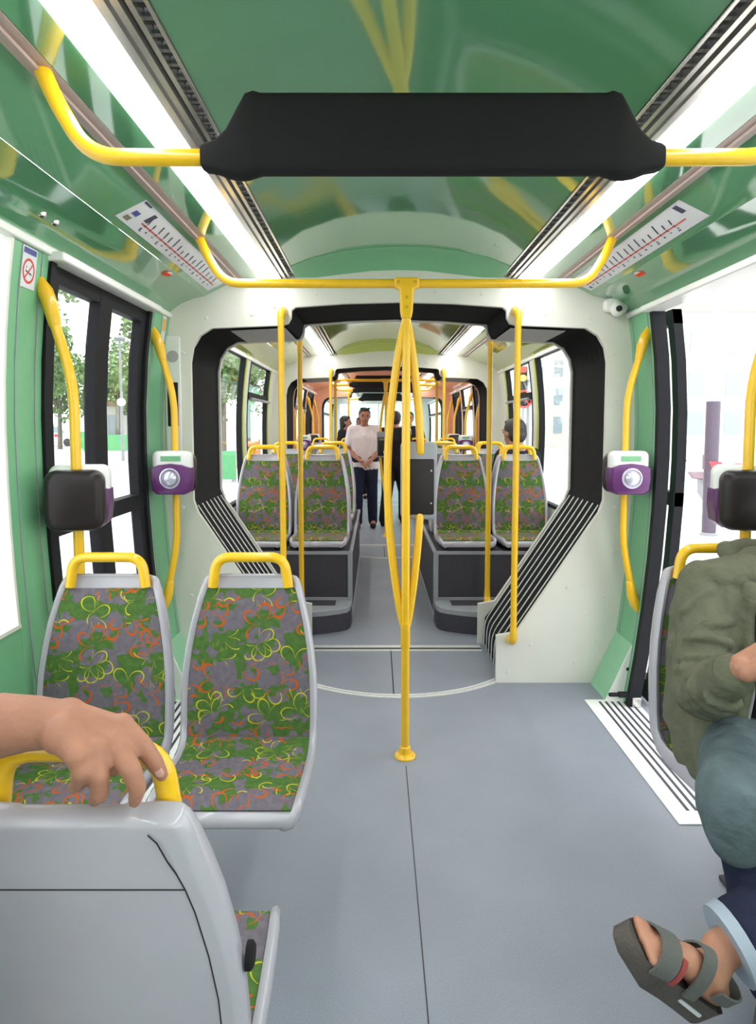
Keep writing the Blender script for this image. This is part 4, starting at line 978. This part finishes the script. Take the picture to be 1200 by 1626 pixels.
# drawn folds at the elbow, down the sleeve and across the flank
def ridge(pts, r_): mb.chain([V(p) for p in pts], [r_ * .5] + [r_] * (len(pts) - 2) + [r_ * .45], 8)
def wrap(p0, p1, t0, t1, a0, a1, r_, w_=.0145):
    """fold wrapping the camera side of a limb, slanting from t0 to t1 along it"""
    ax_ = (p1 - p0).normalized(); e1 = V((-.15, -1, .15)); e1 = (e1 - ax_ * e1.dot(ax_)).normalized(); e2 = ax_.cross(e1)
    pts = []
    for k in range(7):
        q = k / 6; a_ = math.radians(a0 + (a1 - a0) * q); pts.append(p0.lerp(p1, t0 + (t1 - t0) * q) + (e1 * math.cos(a_) + e2 * math.sin(a_)) * (r_ + .001 + .002 * math.sin(q * 9)))
    ridge(pts, w_)
for t0, t1, a0, a1 in ((.30, .52, -80, 30), (.55, .62, -70, 60), (.70, .80, -75, 70), (.84, .90, -60, 80), (.97, .93, -80, 40), (.12, .40, 0, 75)): wrap(SHR, ELR, t0, t1, a0, a1, .068)
for t0, t1, a0, a1 in ((.10, .02, -80, 60), (.26, .12, -70, 70), (.40, .32, -80, 30), (.55, .40, -40, 75)): wrap(ELR, WRR, t0, t1, a0, a1, .061)
for o0, o1, rr in (((.80, 1.665, .70), (.765, 1.62, .55), .011), ((.845, 1.675, .74), (.80, 1.635, .58), .010), ((.765, 1.73, .66), (.755, 1.66, .52), .012)): ridge((V(o0), V(o0).lerp(V(o1), .5) + V((.006, -.006, 0)), V(o1)), rr)
jk = mb.build('jacket', M['olive'], t, remesh=.006, msmooth=2, displace=(.016, .11))
mb = MB(); mb.chain([NK + V((-.11, .02, -.06)), NK + V((-.10, .09, -.0)), NK + V((.02, .11, .0)), NK + V((.12, .07, -.01))], [.026, .032, .034, .03]); mb.chain([NK + V((-.11, .02, -.06)), NK + V((-.10, -.04, -.14)), NK + V((-.12, -.09, -.22))], [.024, .018, .012])
mb.build('hood', M['olive'], jk, remesh=.007, msmooth=3, displace=(.014, .05))
mb = MB(); mb.tube([ELR.lerp(WRR, .66), ELR.lerp(WRR, .80)], [.0555, .051], 18); mb.build('sleeve_cuff', M['olive'], jk)
mb = MB(); mb.tube(bend([NK + V((-.135, -.03, -.06)), V((.925, 1.705, .97)), V((.912, 1.685, .89)), V((.893, 1.645, .75)), V((.838, 1.605, .60)), V((.757, 1.578, .475))], .05, 5), .004, 6); mb.build('zip', M['greytrim'], jk)
# jeans: light thigh, dark crossed leg with turned cuff
mb = MB(); mb.chain([HPR, HPR.lerp(KNR, .5), KNR, KNR.lerp(ANR, .15)], [.105, .094, .079, .072]); mb.cap(HPR, .10, HPL, .10); mb.build('jeans', M['denim'], t, remesh=.008, msmooth=3, displace=(.012, .10))
mb = MB(); mb.chain([HPL, KNL, KNL.lerp(ANL, .5), KNL.lerp(ANL, .76)], [.105, .092, .088, .078]); mb.tube([KNL.lerp(ANL, .7), KNL.lerp(ANL, .90)], [.079, .0765], 18); mb.chain([KNR + V((.045, .02, -.055)), KNR.lerp(ANR, .22) + V((.02, 0, 0)), KNR.lerp(ANR, .9)], [.066, .074, .068]); mb.build('jeans_leg', M['navy'], t, remesh=.008, msmooth=3, displace=(.012, .1))  # right shin in navy too: the shade under the knee is painted in
ax = (ANL - KNL).normalized(); mb = MB(); mb.tube([KNL.lerp(ANL, .895), KNL.lerp(ANL, .955), KNL.lerp(ANL, .945), KNL.lerp(ANL, .90)], [.080, .0775, .069, .070], 22); mb.build('jeans_cuff', M['cuff'], t)
# sandal
mb = MB(); out = [(-.035, .0), (-.03, .026), (-.01, .034), (.05, .034), (.10, .038), (.16, .046), (.205, .043), (.232, .028), (.243, .006), (.238, -.018), (.215, -.036), (.16, -.043), (.10, -.036), (.05, -.034), (-.01, -.034), (-.03, -.026)]
h0 = lambda a: .030 if a < .04 else .020 if a < .12 else .016 + max(0, a - .2) * .25
mb.loft([[fp(a * k2, b_ * k2, (-.050 + (.014 if a > .2 else 0)) + z * 0) for a, b_ in out] for z, k2 in ((0, .95),)] + [[fp(a, b_, -.042 + (.014 if a > .2 else 0)) for a, b_ in out], [fp(a, b_, -.004 + (.008 if a > .2 else 0)) for a, b_ in out], [fp(a * .99, b_ * 1.06, .012 + (.004 if a < .03 else 0)) for a, b_ in out], [fp(a * .985, b_ * .92, .006) for a, b_ in out]])
sd = mb.build('sandal', M['sandal'], t, smooth=50)
def strap(nm, m, pts, wd, parent):
    mb = MB(); rows = []
    for p, nrm, dirn in pts:
        p, nrm, dirn = fp(*p), FM @ V(nrm).normalized(), FM @ V(dirn).normalized()
        rows.append([p + dirn * wd, p + dirn * wd + nrm * .005, p - dirn * wd + nrm * .005, p - dirn * wd])
    mb.loft(rows); return mb.build(nm, m, parent, smooth=50)
def over(a, w_, h, lean=0.):
    return [((a + lean * abs(math.sin(q)), w_ * math.cos(q), .004 + h * math.sin(q)), (0, math.cos(q), math.sin(q) + .01), (1, 0, -.25)) for q in [PI * k / 14 for k in range(15)]]
strap('toe_strap', M['sandalgrey'], over(.165, .044, .046), .022, sd); strap('instep_strap', M['sandalgrey'], over(.075, .040, .085, .02), .014, sd)
strap('heel_strap', M['sandalgrey'], [((.045 - .08 * math.sin(PI * k / 12), .038 * math.cos(PI * k / 12), .05), (-math.sin(PI * k / 12), math.cos(PI * k / 12), 0), (0, 0, 1)) for k in range(13)], .014, sd)
strap('strap_lining', M['sandalred'], over(.130, .041, .050), .006, sd)
mb = MB(); mb.box(-.1, .1, -.1, .1, -.1, .1); mb.v = [fp(.035 + p.x * .32, -.0350 + p.y * .02, -.018 + p.z * .04) for p in mb.v]; mb.build('heel_logo', M['paper'], sd)
mb = MB(); mb.cap(ANR + V((0, 0, -.04)), .048, ANR + V((-.13, -.15, -.06)), .038); mb.build('shoe', M['sandal'], t, remesh=.01, msmooth=2)
# phone in that hand
ph = MB(); c = WRR + d * .115 + n * .045; ph.box(-.5, .5, -.5, .5, -.5, .5); ph.v = [c + d * p.x * .10 + s_ * p.y * .05 + n * p.z * .014 for p in ph.v]
o = ph.build('mobile_phone', M['greytrim'], None, loc=tuple(c), bevel=.004, smooth=0); tag(o, 'small grey phone held in the hand of the passenger in the olive jacket', 'phone')

# person at the street side whose arm reaches to the near seat handle
t = thing('person', 'bare forearm and hand reaching in from the street side to grip the near seat handle', 'person', (-1.0, .50, 0))
A1, A2 = V((-.95, .44, 1.25)), V((-.845, .80, 1.045)); 
W_ = V((-0.5630, 0.8350, 1.0440))
mb = MB()
J, f = standing(-1.0, .52, 1.58, PI / 2)
J['shl'], J['shr'] = J['shl'], J['shr']
head_mesh(mb, J['head'], .098, f); mb.cap(V(J['head']) - V((0, 0, .07)), .05, V(J['neck']), .055); torso(mb, J)
near, far = ('shl', 'shr') if V(J['shl']).y < V(J['shr']).y else ('shr', 'shl')
sh = V(J[far]); mb.chain([J[near], J['el' + near[2]], J['wr' + near[2]]], [.05, .04, .027]); hand_on(mb, J['wr' + near[2]], (0, 0, -1), (1, 0, 0))
for k in 'lr':
    mb.chain([J['hip' + k], J['kn' + k], J['an' + k]], [.082, .056, .038]); mb.cap(J['an' + k], .04, V(J['an' + k]) + V(J['ft' + k]) * .17 - V((0, 0, .045)), .032)
EL = V((-.86, .80, 1.035)); mb.chain([sh, EL, EL.lerp(V((-0.6360, 0.8300, 1.0440)), .55), V((-0.6360, 0.8300, 1.0440)), V((-0.5930, 0.8300, 1.0480)), W_], [.052, .046, .047, .0425, .036, .0325], 18)
# back of the hand: metacarpals from the wrist to four knuckles
kn = [V((-0.5140, 0.7950, 1.0170)), V((-0.4990, 0.8120, 1.0150)), V((-0.4800, 0.8280, 1.0210)), V((-0.4760, 0.8480, 1.0340))]
wrs = [V((-0.5450, 0.8120, 1.0410)), V((-0.5470, 0.8220, 1.0430)), V((-0.5470, 0.8340, 1.0460)), V((-0.5510, 0.8460, 1.0490))]
for k in range(4): mb.tube([wrs[k], kn[k]], [.023, .0135], 12); mb.ell(kn[k] + V((-.001, -.002, .004)), .0160, 12, 8); mb.tube([wrs[k] + V((0, -.006, .012)), kn[k] + V((-.004, -.004, .008))], [.007, .009], 8); mb.ell(wrs[k], .026, 12, 8)
for k in range(3): mb.cap(wrs[k].lerp(wrs[k + 1], .5), .022, kn[k].lerp(kn[k + 1], .5) - V((.006, 0, .002)), .0125)
fing = [[kn[0], V((-0.5080, 0.7900, 1.0010)), V((-0.5190, 0.8030, 0.9780)), V((-0.5340, 0.8200, 0.9630))],
        [kn[1], V((-0.4870, 0.7950, 0.9930)), V((-0.4900, 0.8000, 0.9650)), V((-0.5040, 0.8150, 0.9480))],
        [kn[2], V((-0.4490, 0.8030, 0.9970)), V((-0.4410, 0.8030, 0.9710)), V((-0.4470, 0.8080, 0.9510))],
        [kn[3], V((-0.4460, 0.8380, 1.0120)), V((-0.4300, 0.8380, 0.9880)), V((-0.4220, 0.8420, 0.9680))]]
rad = [[.0145, .0125, .0108, .0085], [.0155, .0132, .0118, .009], [.016, .0138, .0118, .009], [.0155, .0135, .0118, .009]]
for p, r_ in zip(fing, rad): mb.chain(p, r_, 12)
th = [V((-0.5550, 0.8600, 1.0310)), V((-0.5430, 0.8850, 0.9930)), V((-0.5180, 0.8850, 0.9660)), V((-0.5030, 0.8780, 0.9550))]; mb.chain(th, [.022, .016, .0135, .010], 12)
mb.build('body', M['skinred'], t, remesh=.0036, msmooth=3)
for p in fing[1:]:
    q = p[-1].lerp(p[-2], .30) + V((.002, -.0085, .003)); dr = (p[-1] - p[-2]).normalized(); nn = V((.2, -1, .25)); nn = (nn - dr * nn.dot(dr)).normalized(); nl = MB(); nl.ell(q, (.0060, .0018, .0085), 12, 8, Matrix((dr.cross(nn), nn, dr)).transposed()); nl.build('fingernail', M['nail'], t)
hair(t, J['head'], .098, f); face_parts(t, J['head'], .098, f, t)
J['el' + far[2]] = EL; J['wr' + far[2]] = W_
c = MB(); shirt(1.14, .6)(c, J); c.build('t_shirt', M['navy'], t, remesh=.012, msmooth=3)
c = MB(); trousers()(c, J); c.build('trousers', M['blackcloth'], t, remesh=.012, msmooth=3); 
for q in 'lr':
    c = MB(); shoe(q)(c, J); c.build('shoe', M['blackcloth'], t, remesh=.012, msmooth=2)

# ------------------------------------------------------------------ outside
E_ = dict(
    road=mat('pale_asphalt', (.52, .52, .53), .9, vary=.08, vscale=2), paving=mat('pale_paving', (.66, .65, .64), .9, vary=.06, vscale=3),
    leaf=mat('leaf', (.15, .24, .09), .8, vary=.5, vscale=1.2), bark=mat('bark', (.16, .14, .12), .9, bump=.4), facade=mat('pale_facade', (.62, .60, .56), .8, vary=.05),
    bluewin=mat('facade_window', (.28, .36, .40), .2), hoard=mat('green_hoarding', (.12, .42, .18), .6, vary=.06), vanw=mat('van_white', (.75, .75, .76), .3), tyre=mat('tyre', (.06, .06, .07), .8),
    mauve=mat('mauve_post', (.10, .078, .11), .5, vary=.05), bench=mat('mauve_seat', (.20, .12, .145), .6, vary=.08), tape_r=mat('tape_red', (.72, .06, .08), .5), brown=mat('kerb_stone', (.36, .27, .21), .9, vary=.08),
    orange=mat('orange_barrier', (.75, .22, .05), .6), amber=mat('amber_lamp', (.9, .45, .05), .3, emit=(1, .45, .05), estr=2.0), pink=mat('pink_cloth', (.60, .25, .30), .9), lampmetal=mat('lamp_post_metal', (.30, .31, .33), .5))
mb = MB().box(-60, -1.4, -15, 90, -.4, -.35); struct(mb, 'ground', E_['road'])
mb = MB().box(1.42, 40, -15, 90, -.06, -.01); struct(mb, 'ground', E_['paving'])
mb = MB().box(-1.4, 1.42, -15, 90, -.5, -.45); struct(mb, 'ground', E_['road'])
def tree(x, y, h, cr, label, seed):
    rn = random.Random(seed); t = thing('street_tree', label, 'tree', (x, y, -.35), 'street trees')
    mb = MB(); mb.tube([(x, y, -.35), (x + .05 * h * .2, y, h * .4), (x, y, h * .75)], [.026 * h, .019 * h, .008 * h], 9)
    for k in range(7):
        a = rn.uniform(0, 6.28); z = h * rn.uniform(.36, .6); mb.tube([(x, y, z), (x + math.cos(a) * cr * .7, y + math.sin(a) * cr * .7, z + h * .2)], [.010 * h, .003 * h], 6)
    mb.build('trunk', E_['bark'], t)
    mb = MB(); cl = []
    for k in range(26): cl.append((V((rn.gauss(0, .45) * cr, rn.gauss(0, .45) * cr, h * .66 + rn.gauss(0, .20) * h * .8)), cr * rn.uniform(.25, .42)))
    for c, r_ in cl:
        for k in range(90):
            d_ = V((rn.gauss(0, 1), rn.gauss(0, 1), rn.gauss(0, 1))).normalized(); p = c + d_ * r_ * rn.uniform(.5, 1) + V((x, y, 0)); s_ = .055 * cr * rn.uniform(.6, 1.3)
            a, b_ = d_.orthogonal().normalized(), None; a = (a + V((rn.uniform(-.6, .6), rn.uniform(-.6, .6), rn.uniform(-.6, .6)))).normalized(); b_ = a.cross(V((rn.gauss(0, 1), rn.gauss(0, 1), rn.gauss(0, 1)))).normalized()
            mb.add([p - a * s_ - b_ * s_ * .5, p + a * s_ * .2 - b_ * s_ * .8, p + a * s_ * 1.3, p + a * s_ * .1 + b_ * s_ * .7], [(0, 1, 2, 3)])
    mb.build('foliage', E_['leaf'], t, smooth=0)
for k, (x, y, h, cr, lb) in enumerate(((-16.3, 30, 7.6, 2.3, 'street tree seen through the nearer pane of the street-side door, behind the white van'), (-14, 40, 10.0, 3.0, 'tall street tree seen through the farther pane of the street-side door'),
        (-8.2, 30, 7.5, 2.2, 'street tree showing through the first window beyond the gangway'), (-9.5, 46, 9, 2.6, 'far street tree showing through the second window beyond the gangway'), (-7.6, 11.5, 8.2, 1.7, 'near street tree whose leaves hang at the top of the street-side door'),
        (-25.2, 50, 7.2, 2.6, 'broad low tree beyond the white van'), (-20.6, 50, 8.2, 2.8, 'broad tree above the low pale building'), (-29.5, 66, 9.0, 3.4, 'farthest tree, pale, behind the white van'), (-6.7, 27, 6.2, 1.9, 'leafy tree in the first window beyond the gangway, above the green hoarding'))):
    tree(x, y, h, cr, lb, 10 + k)
# van, 55 m off
def van(cx, y):
    t = thing('van', 'white van with red marks parked across the street, beyond the street-side door', 'van', (cx, y, -.35)); z0 = -.35
    pr = [(-2.3, .35), (2.2, .35), (2.3, .55), (2.25, .95), (1.5, 1.2), (.75, 1.88), (.3, 1.98), (-2.2, 1.98), (-2.35, 1.8)]
    mb = MB(); mb.prism([(cx + a, z0 + c) for a, c in pr], y, y + 1.8); mb.build('body', E_['vanw'], t, bevel=.06)
    for a, b_ in ((-1.9, -.9), (-.8, .1), (.2, 1.0)):
        mb = MB(); mb.prism([(cx + a, z0 + 1.22), (cx + b_ + (.3 if b_ > .9 else 0), z0 + 1.22), (cx + b_ - (.35 if b_ > .9 else 0), z0 + 1.78), (cx + a, z0 + 1.78)], y - .012, y + .02); mb.build('window', E_['bluewin'], t)
    for a in (-1.5, 1.45):
        mb = MB(); mb.lathe([(.34, -.03), (.36, 0), (.36, .2), (.3, .2)], (cx + a, y, z0 + .36), 'y', 20); mb.build('wheel', E_['tyre'], t)
    mb = MB(); mb.box(cx + .3, cx + .75, y - .012, y, z0 + .85, z0 + 1.1); mb.box(cx - .9, cx - .7, y - .012, y, z0 + .9, z0 + 1.05); mb.build('marking', E_['tape_r'], t)
van(-29.5, 57)
for k, (x, y, wd, h, lb) in enumerate(((-8.3, 15.2, .45, 1.15, 'green hoarding panel by the near edge of the street-side door glass'), (-5.15, 20.5, .9, 1.0, 'green hoarding panel through the first window beyond the gangway'),
        (-19.5, 45, 3.2, 1.2, 'far green hoarding low behind the farther door pane'), (-22.6, 49, 2.6, 1.4, 'far green hoarding beside the white van'))):
    t = thing('hoarding_panel', lb, 'hoarding', (x, y, -.35)); mb = MB().box(x - wd / 2, x + wd / 2, y, y + .05, -.28, -.35 + h); mb.build('board', E_['hoard'], t)
    mb = MB()
    for a in (-1, 1): mb.box(x + a * wd * .42 - .03, x + a * wd * .42 + .03, y - .15, y + .25, -.35, -.27)
    mb.build('foot', E_['lampmetal'], t)
t = thing('safety_barrier', 'orange safety barrier through the second window beyond the gangway', 'barrier', (-5.6, 27, -.35))
mb = MB()
for z in (.0, .35, .7): mb.box(-6.1, -5.1, 27, 27.05, -.1 + z, .1 + z)
mb.build('rail', E_['orange'], t); mb = MB().box(-6.1, -6.04, 26.95, 27.1, -.35, .9); mb.box(-5.16, -5.1, 26.95, 27.1, -.35, .9); mb.build('post', E_['orange'], t)
for x, y, h, lb in ((-13.4, 33, 6.0, 'thin grey lamp post with round head behind the farther door pane'),):
    t = thing('lamp_post', lb, 'lamp post', (x, y, -.35)); mb = MB(); mb.tube([(x, y, -.35), (x, y, h)], [.09, .05], 10); mb.build('post', E_['lampmetal'], t); mb = MB(); mb.ell((x, y, 2.7), .22); mb.build('lamp_globe', E_['vanw'], t); mb = MB(); mb.ell((x, y, h), (.3, .3, .15)); mb.build('lamp_head', E_['lampmetal'], t)
def building(x0, x1, y, h, lb, nx, nz, base=-.35):
    t = thing('building', lb, 'building', ((x0 + x1) / 2, y + 3, base)); mb = MB().box(x0, x1, y, y + 6, base, h); mb.build('wall', E_['facade'], t)
    mb = MB().box(x0 - .3, x1 + .3, y - .3, y + 6.3, h, h + .4); mb.build('roof', E_['brown'], t)
    for i in range(nx):
        for j in range(nz):
            a = x0 + (x1 - x0) * (i + .3) / nx; c = base + 1 + (h - base - 1.2) * j / nz; w_ = (x1 - x0) * .42 / nx; hh = (h - base) * .5 / nz
            mb = MB().box(a, a + w_, y - .05, y + .05, c, c + hh); mb.build('window', E_['bluewin'], t)
building(-23, -15, 52, 3.1, 'low pale building under the trees across the street', 3, 1)
building(14, 24, 34, 7.5, 'pale building with blue windows beyond the platform, nearer', 5, 3, -.01)
building(9, 13.2, 44, 9, 'pale building with blue windows beyond the platform, farther', 3, 4, -.01)
# platform furniture
t = thing('platform_post', 'mauve round post standing on the platform beyond the open door', 'post', (4.35, 8.4, 0))
mb = MB(); mb.tube([(4.35, 8.4, -.01), (4.35, 8.4, 1.78)], .088, 20); mb.build('sleeve', E_['mauve'], t); mb = MB(); mb.tube([(4.35, 8.4, 1.78), (4.35, 8.4, 3.2)], .075, 20); mb.build('upper_tube', E_['vanw'], t); mb = MB(); mb.lathe([(.11, -.01), (.11, .02), (.09, .03)], (4.35, 8.4, 0), 'z', 20); mb.build('base', E_['lampmetal'], t)
t = thing('barrier_tape', 'red and white barrier tape stretched from the mauve post across the platform', 'tape', (4.9, 8.3, .95))
for k in range(14):
    x = 4.27 + k * .16; mb = MB(); z = .99 - .05 * math.sin(k * .23); mb.loft([[(x, 8.3 - .01 * k, z), (x + .16, 8.29 - .01 * k, z - .008), (x + .16, 8.294 - .01 * k, z - .008), (x, 8.304 - .01 * k, z)], [(x + .03, 8.3 - .01 * k, z - .08), (x + .19, 8.29 - .01 * k, z - .088), (x + .19, 8.294 - .01 * k, z - .088), (x + .03, 8.304 - .01 * k, z - .08)]]); mb.build('stripe', E_['tape_r'] if k % 2 == 0 else E_['vanw'], t)
for k in range(4):
    x, y = 6.55 + .02 * k - k * .22 + .5, 13.4 - k * .45 + .5
    t = thing('platform_chair', ('mauve platform seat farthest along the row beyond the open door', 'mauve platform seat, second from the far end of the row', 'mauve platform seat, third from the far end, beside the mauve post', 'mauve platform seat nearest the camera, behind the mauve post')[k], 'platform seat', (x, y, 0), 'seats on the platform')
    mb = MB(); mb.rbox((x + .14, y, .66), (.36, .34, .04), .03, axis='x'); mb.build('backrest', E_['bench'], t); mb = MB().box(x - .2, x + .14, y - .19, y + .19, .40, .44); mb.build('seat', E_['bench'], t, bevel=.015); mb = MB().box(x - .05, x + .03, y - .03, y + .03, -.01, .40); mb.build('leg', E_['lampmetal'], t)
mb = MB(); mb.loft([[(4.75, 7.4, z), (4.95, 7.4, z), (7.5, 14.2, z), (7.3, 14.2, z)] for z in (-.01, .16)]); tag(mb.build('platform_kerb', E_['brown'], None, loc=(6, 11, 0)), 'low brown stone kerb along the back of the platform', 'kerb')
t = thing('platform_shelter', 'pale glass and metal shelter roof over the platform', 'shelter', (5.6, 11, 0))
for x, y in ((6.2, 10.5), (6.9, 15.5)):
    mb = MB(); mb.tube([(x, y, -.01), (x, y, 3.0)], .05, 10); mb.build('post', E_['vanw'], t)
mb = MB(); mb.loft([[(3.2, y, 3.05), (6.9, y, 2.95), (6.9, y, 3.0), (3.2, y, 3.1)] for y in (6.5, 16.5)]); mb.build('roof_pane', M['glass'], t)
mb = MB()
for y in (6.5, 9, 11.5, 14, 16.5): mb.tube([(3.2, y, 3.05), (6.9, y, 2.94)], .03, 8)
mb.tube([(3.2, 6.5, 3.05), (3.2, 16.5, 3.05)], .03, 8); mb.tube([(6.9, 6.5, 2.95), (6.9, 16.5, 2.95)], .03, 8); mb.build('roof_frame', E_['vanw'], t)
# traffic light and no-turn sign through the platform-side window
t = thing('traffic_light', 'traffic light showing amber, seen through the platform-side window beyond the gangway', 'traffic light', (5.66, 25, 0)); x, y = 5.66, 25
mb = MB(); mb.tube([(x + .25, y + .15, -.01), (x + .25, y + .15, 3.3)], .06, 10); mb.build('post', E_['lampmetal'], t)
mb = MB(); mb.rbox((x, y + .1, 3.35), (.36, 1.05, .22), .12); mb.build('housing', M['blackgloss'], t)
for dz, m in ((.33, M['redink']), (0, E_['amber']), (-.33, M['slot'])):
    mb = MB(); mb.lathe([(.13, -.02), (.11, -.05), (0, -.06)], (x, y, 3.35 + dz), 'y', 16); mb.build('lamp', m, t)
t = thing('road_sign', 'round white road sign with red border and barred arrow, under the traffic light', 'road sign', (5.66, 24.8, 0)); zc_ = 2.52
mb = MB(); mb.lathe([(.36, .02), (.36, 0), (0, 0)], (x, 24.8, zc_), 'y', 32); mb.build('face', M['paper'], t)
mb = MB(); mb.lathe([(.36, -.004), (.36, -.01), (.28, -.01), (.28, -.004)], (x, 24.8, zc_), 'y', 32); mb.loft([[(x - .21 + a, 24.79, zc_ + .17 + a), (x + .17 + a, 24.79, zc_ - .21 + a), (x + .17 + a, 24.797, zc_ - .21 + a), (x - .21 + a, 24.797, zc_ + .17 + a)] for a in (0, .045)]); mb.build('border', M['redink'], t)
mb = MB(); mb.box(x + .02, x + .08, 24.792, 24.798, zc_ - .2, zc_ + .08); mb.box(x - .14, x + .08, 24.792, 24.798, zc_ + .05, zc_ + .11); mb.prism([(x - .22, zc_ + .08), (x - .12, zc_ + .17), (x - .12, zc_ - .01)], 24.792, 24.798); mb.build('arrow', M['inkdark'], t)
mb = MB(); mb.tube([(x, 24.86, -.01), (x, 24.86, zc_ + .3)], .04, 8); mb.build('post', E_['lampmetal'], t)
J, f = standing(12.5, 26, 1.7, .9); M['pink'] = E_['pink']
figure('person', 'distant pedestrian in a pink top walking beyond the platform seats', (12.5, 26, 0), J, [('top', 'pink', shirt(1.15, .7), .025, None), ('trousers', 'cuff', trousers(), .025, None), ('shoe', 'blackcloth', shoe('l'), .02, None), ('shoe', 'blackcloth', shoe('r'), .02, None)], f, vox=.02)
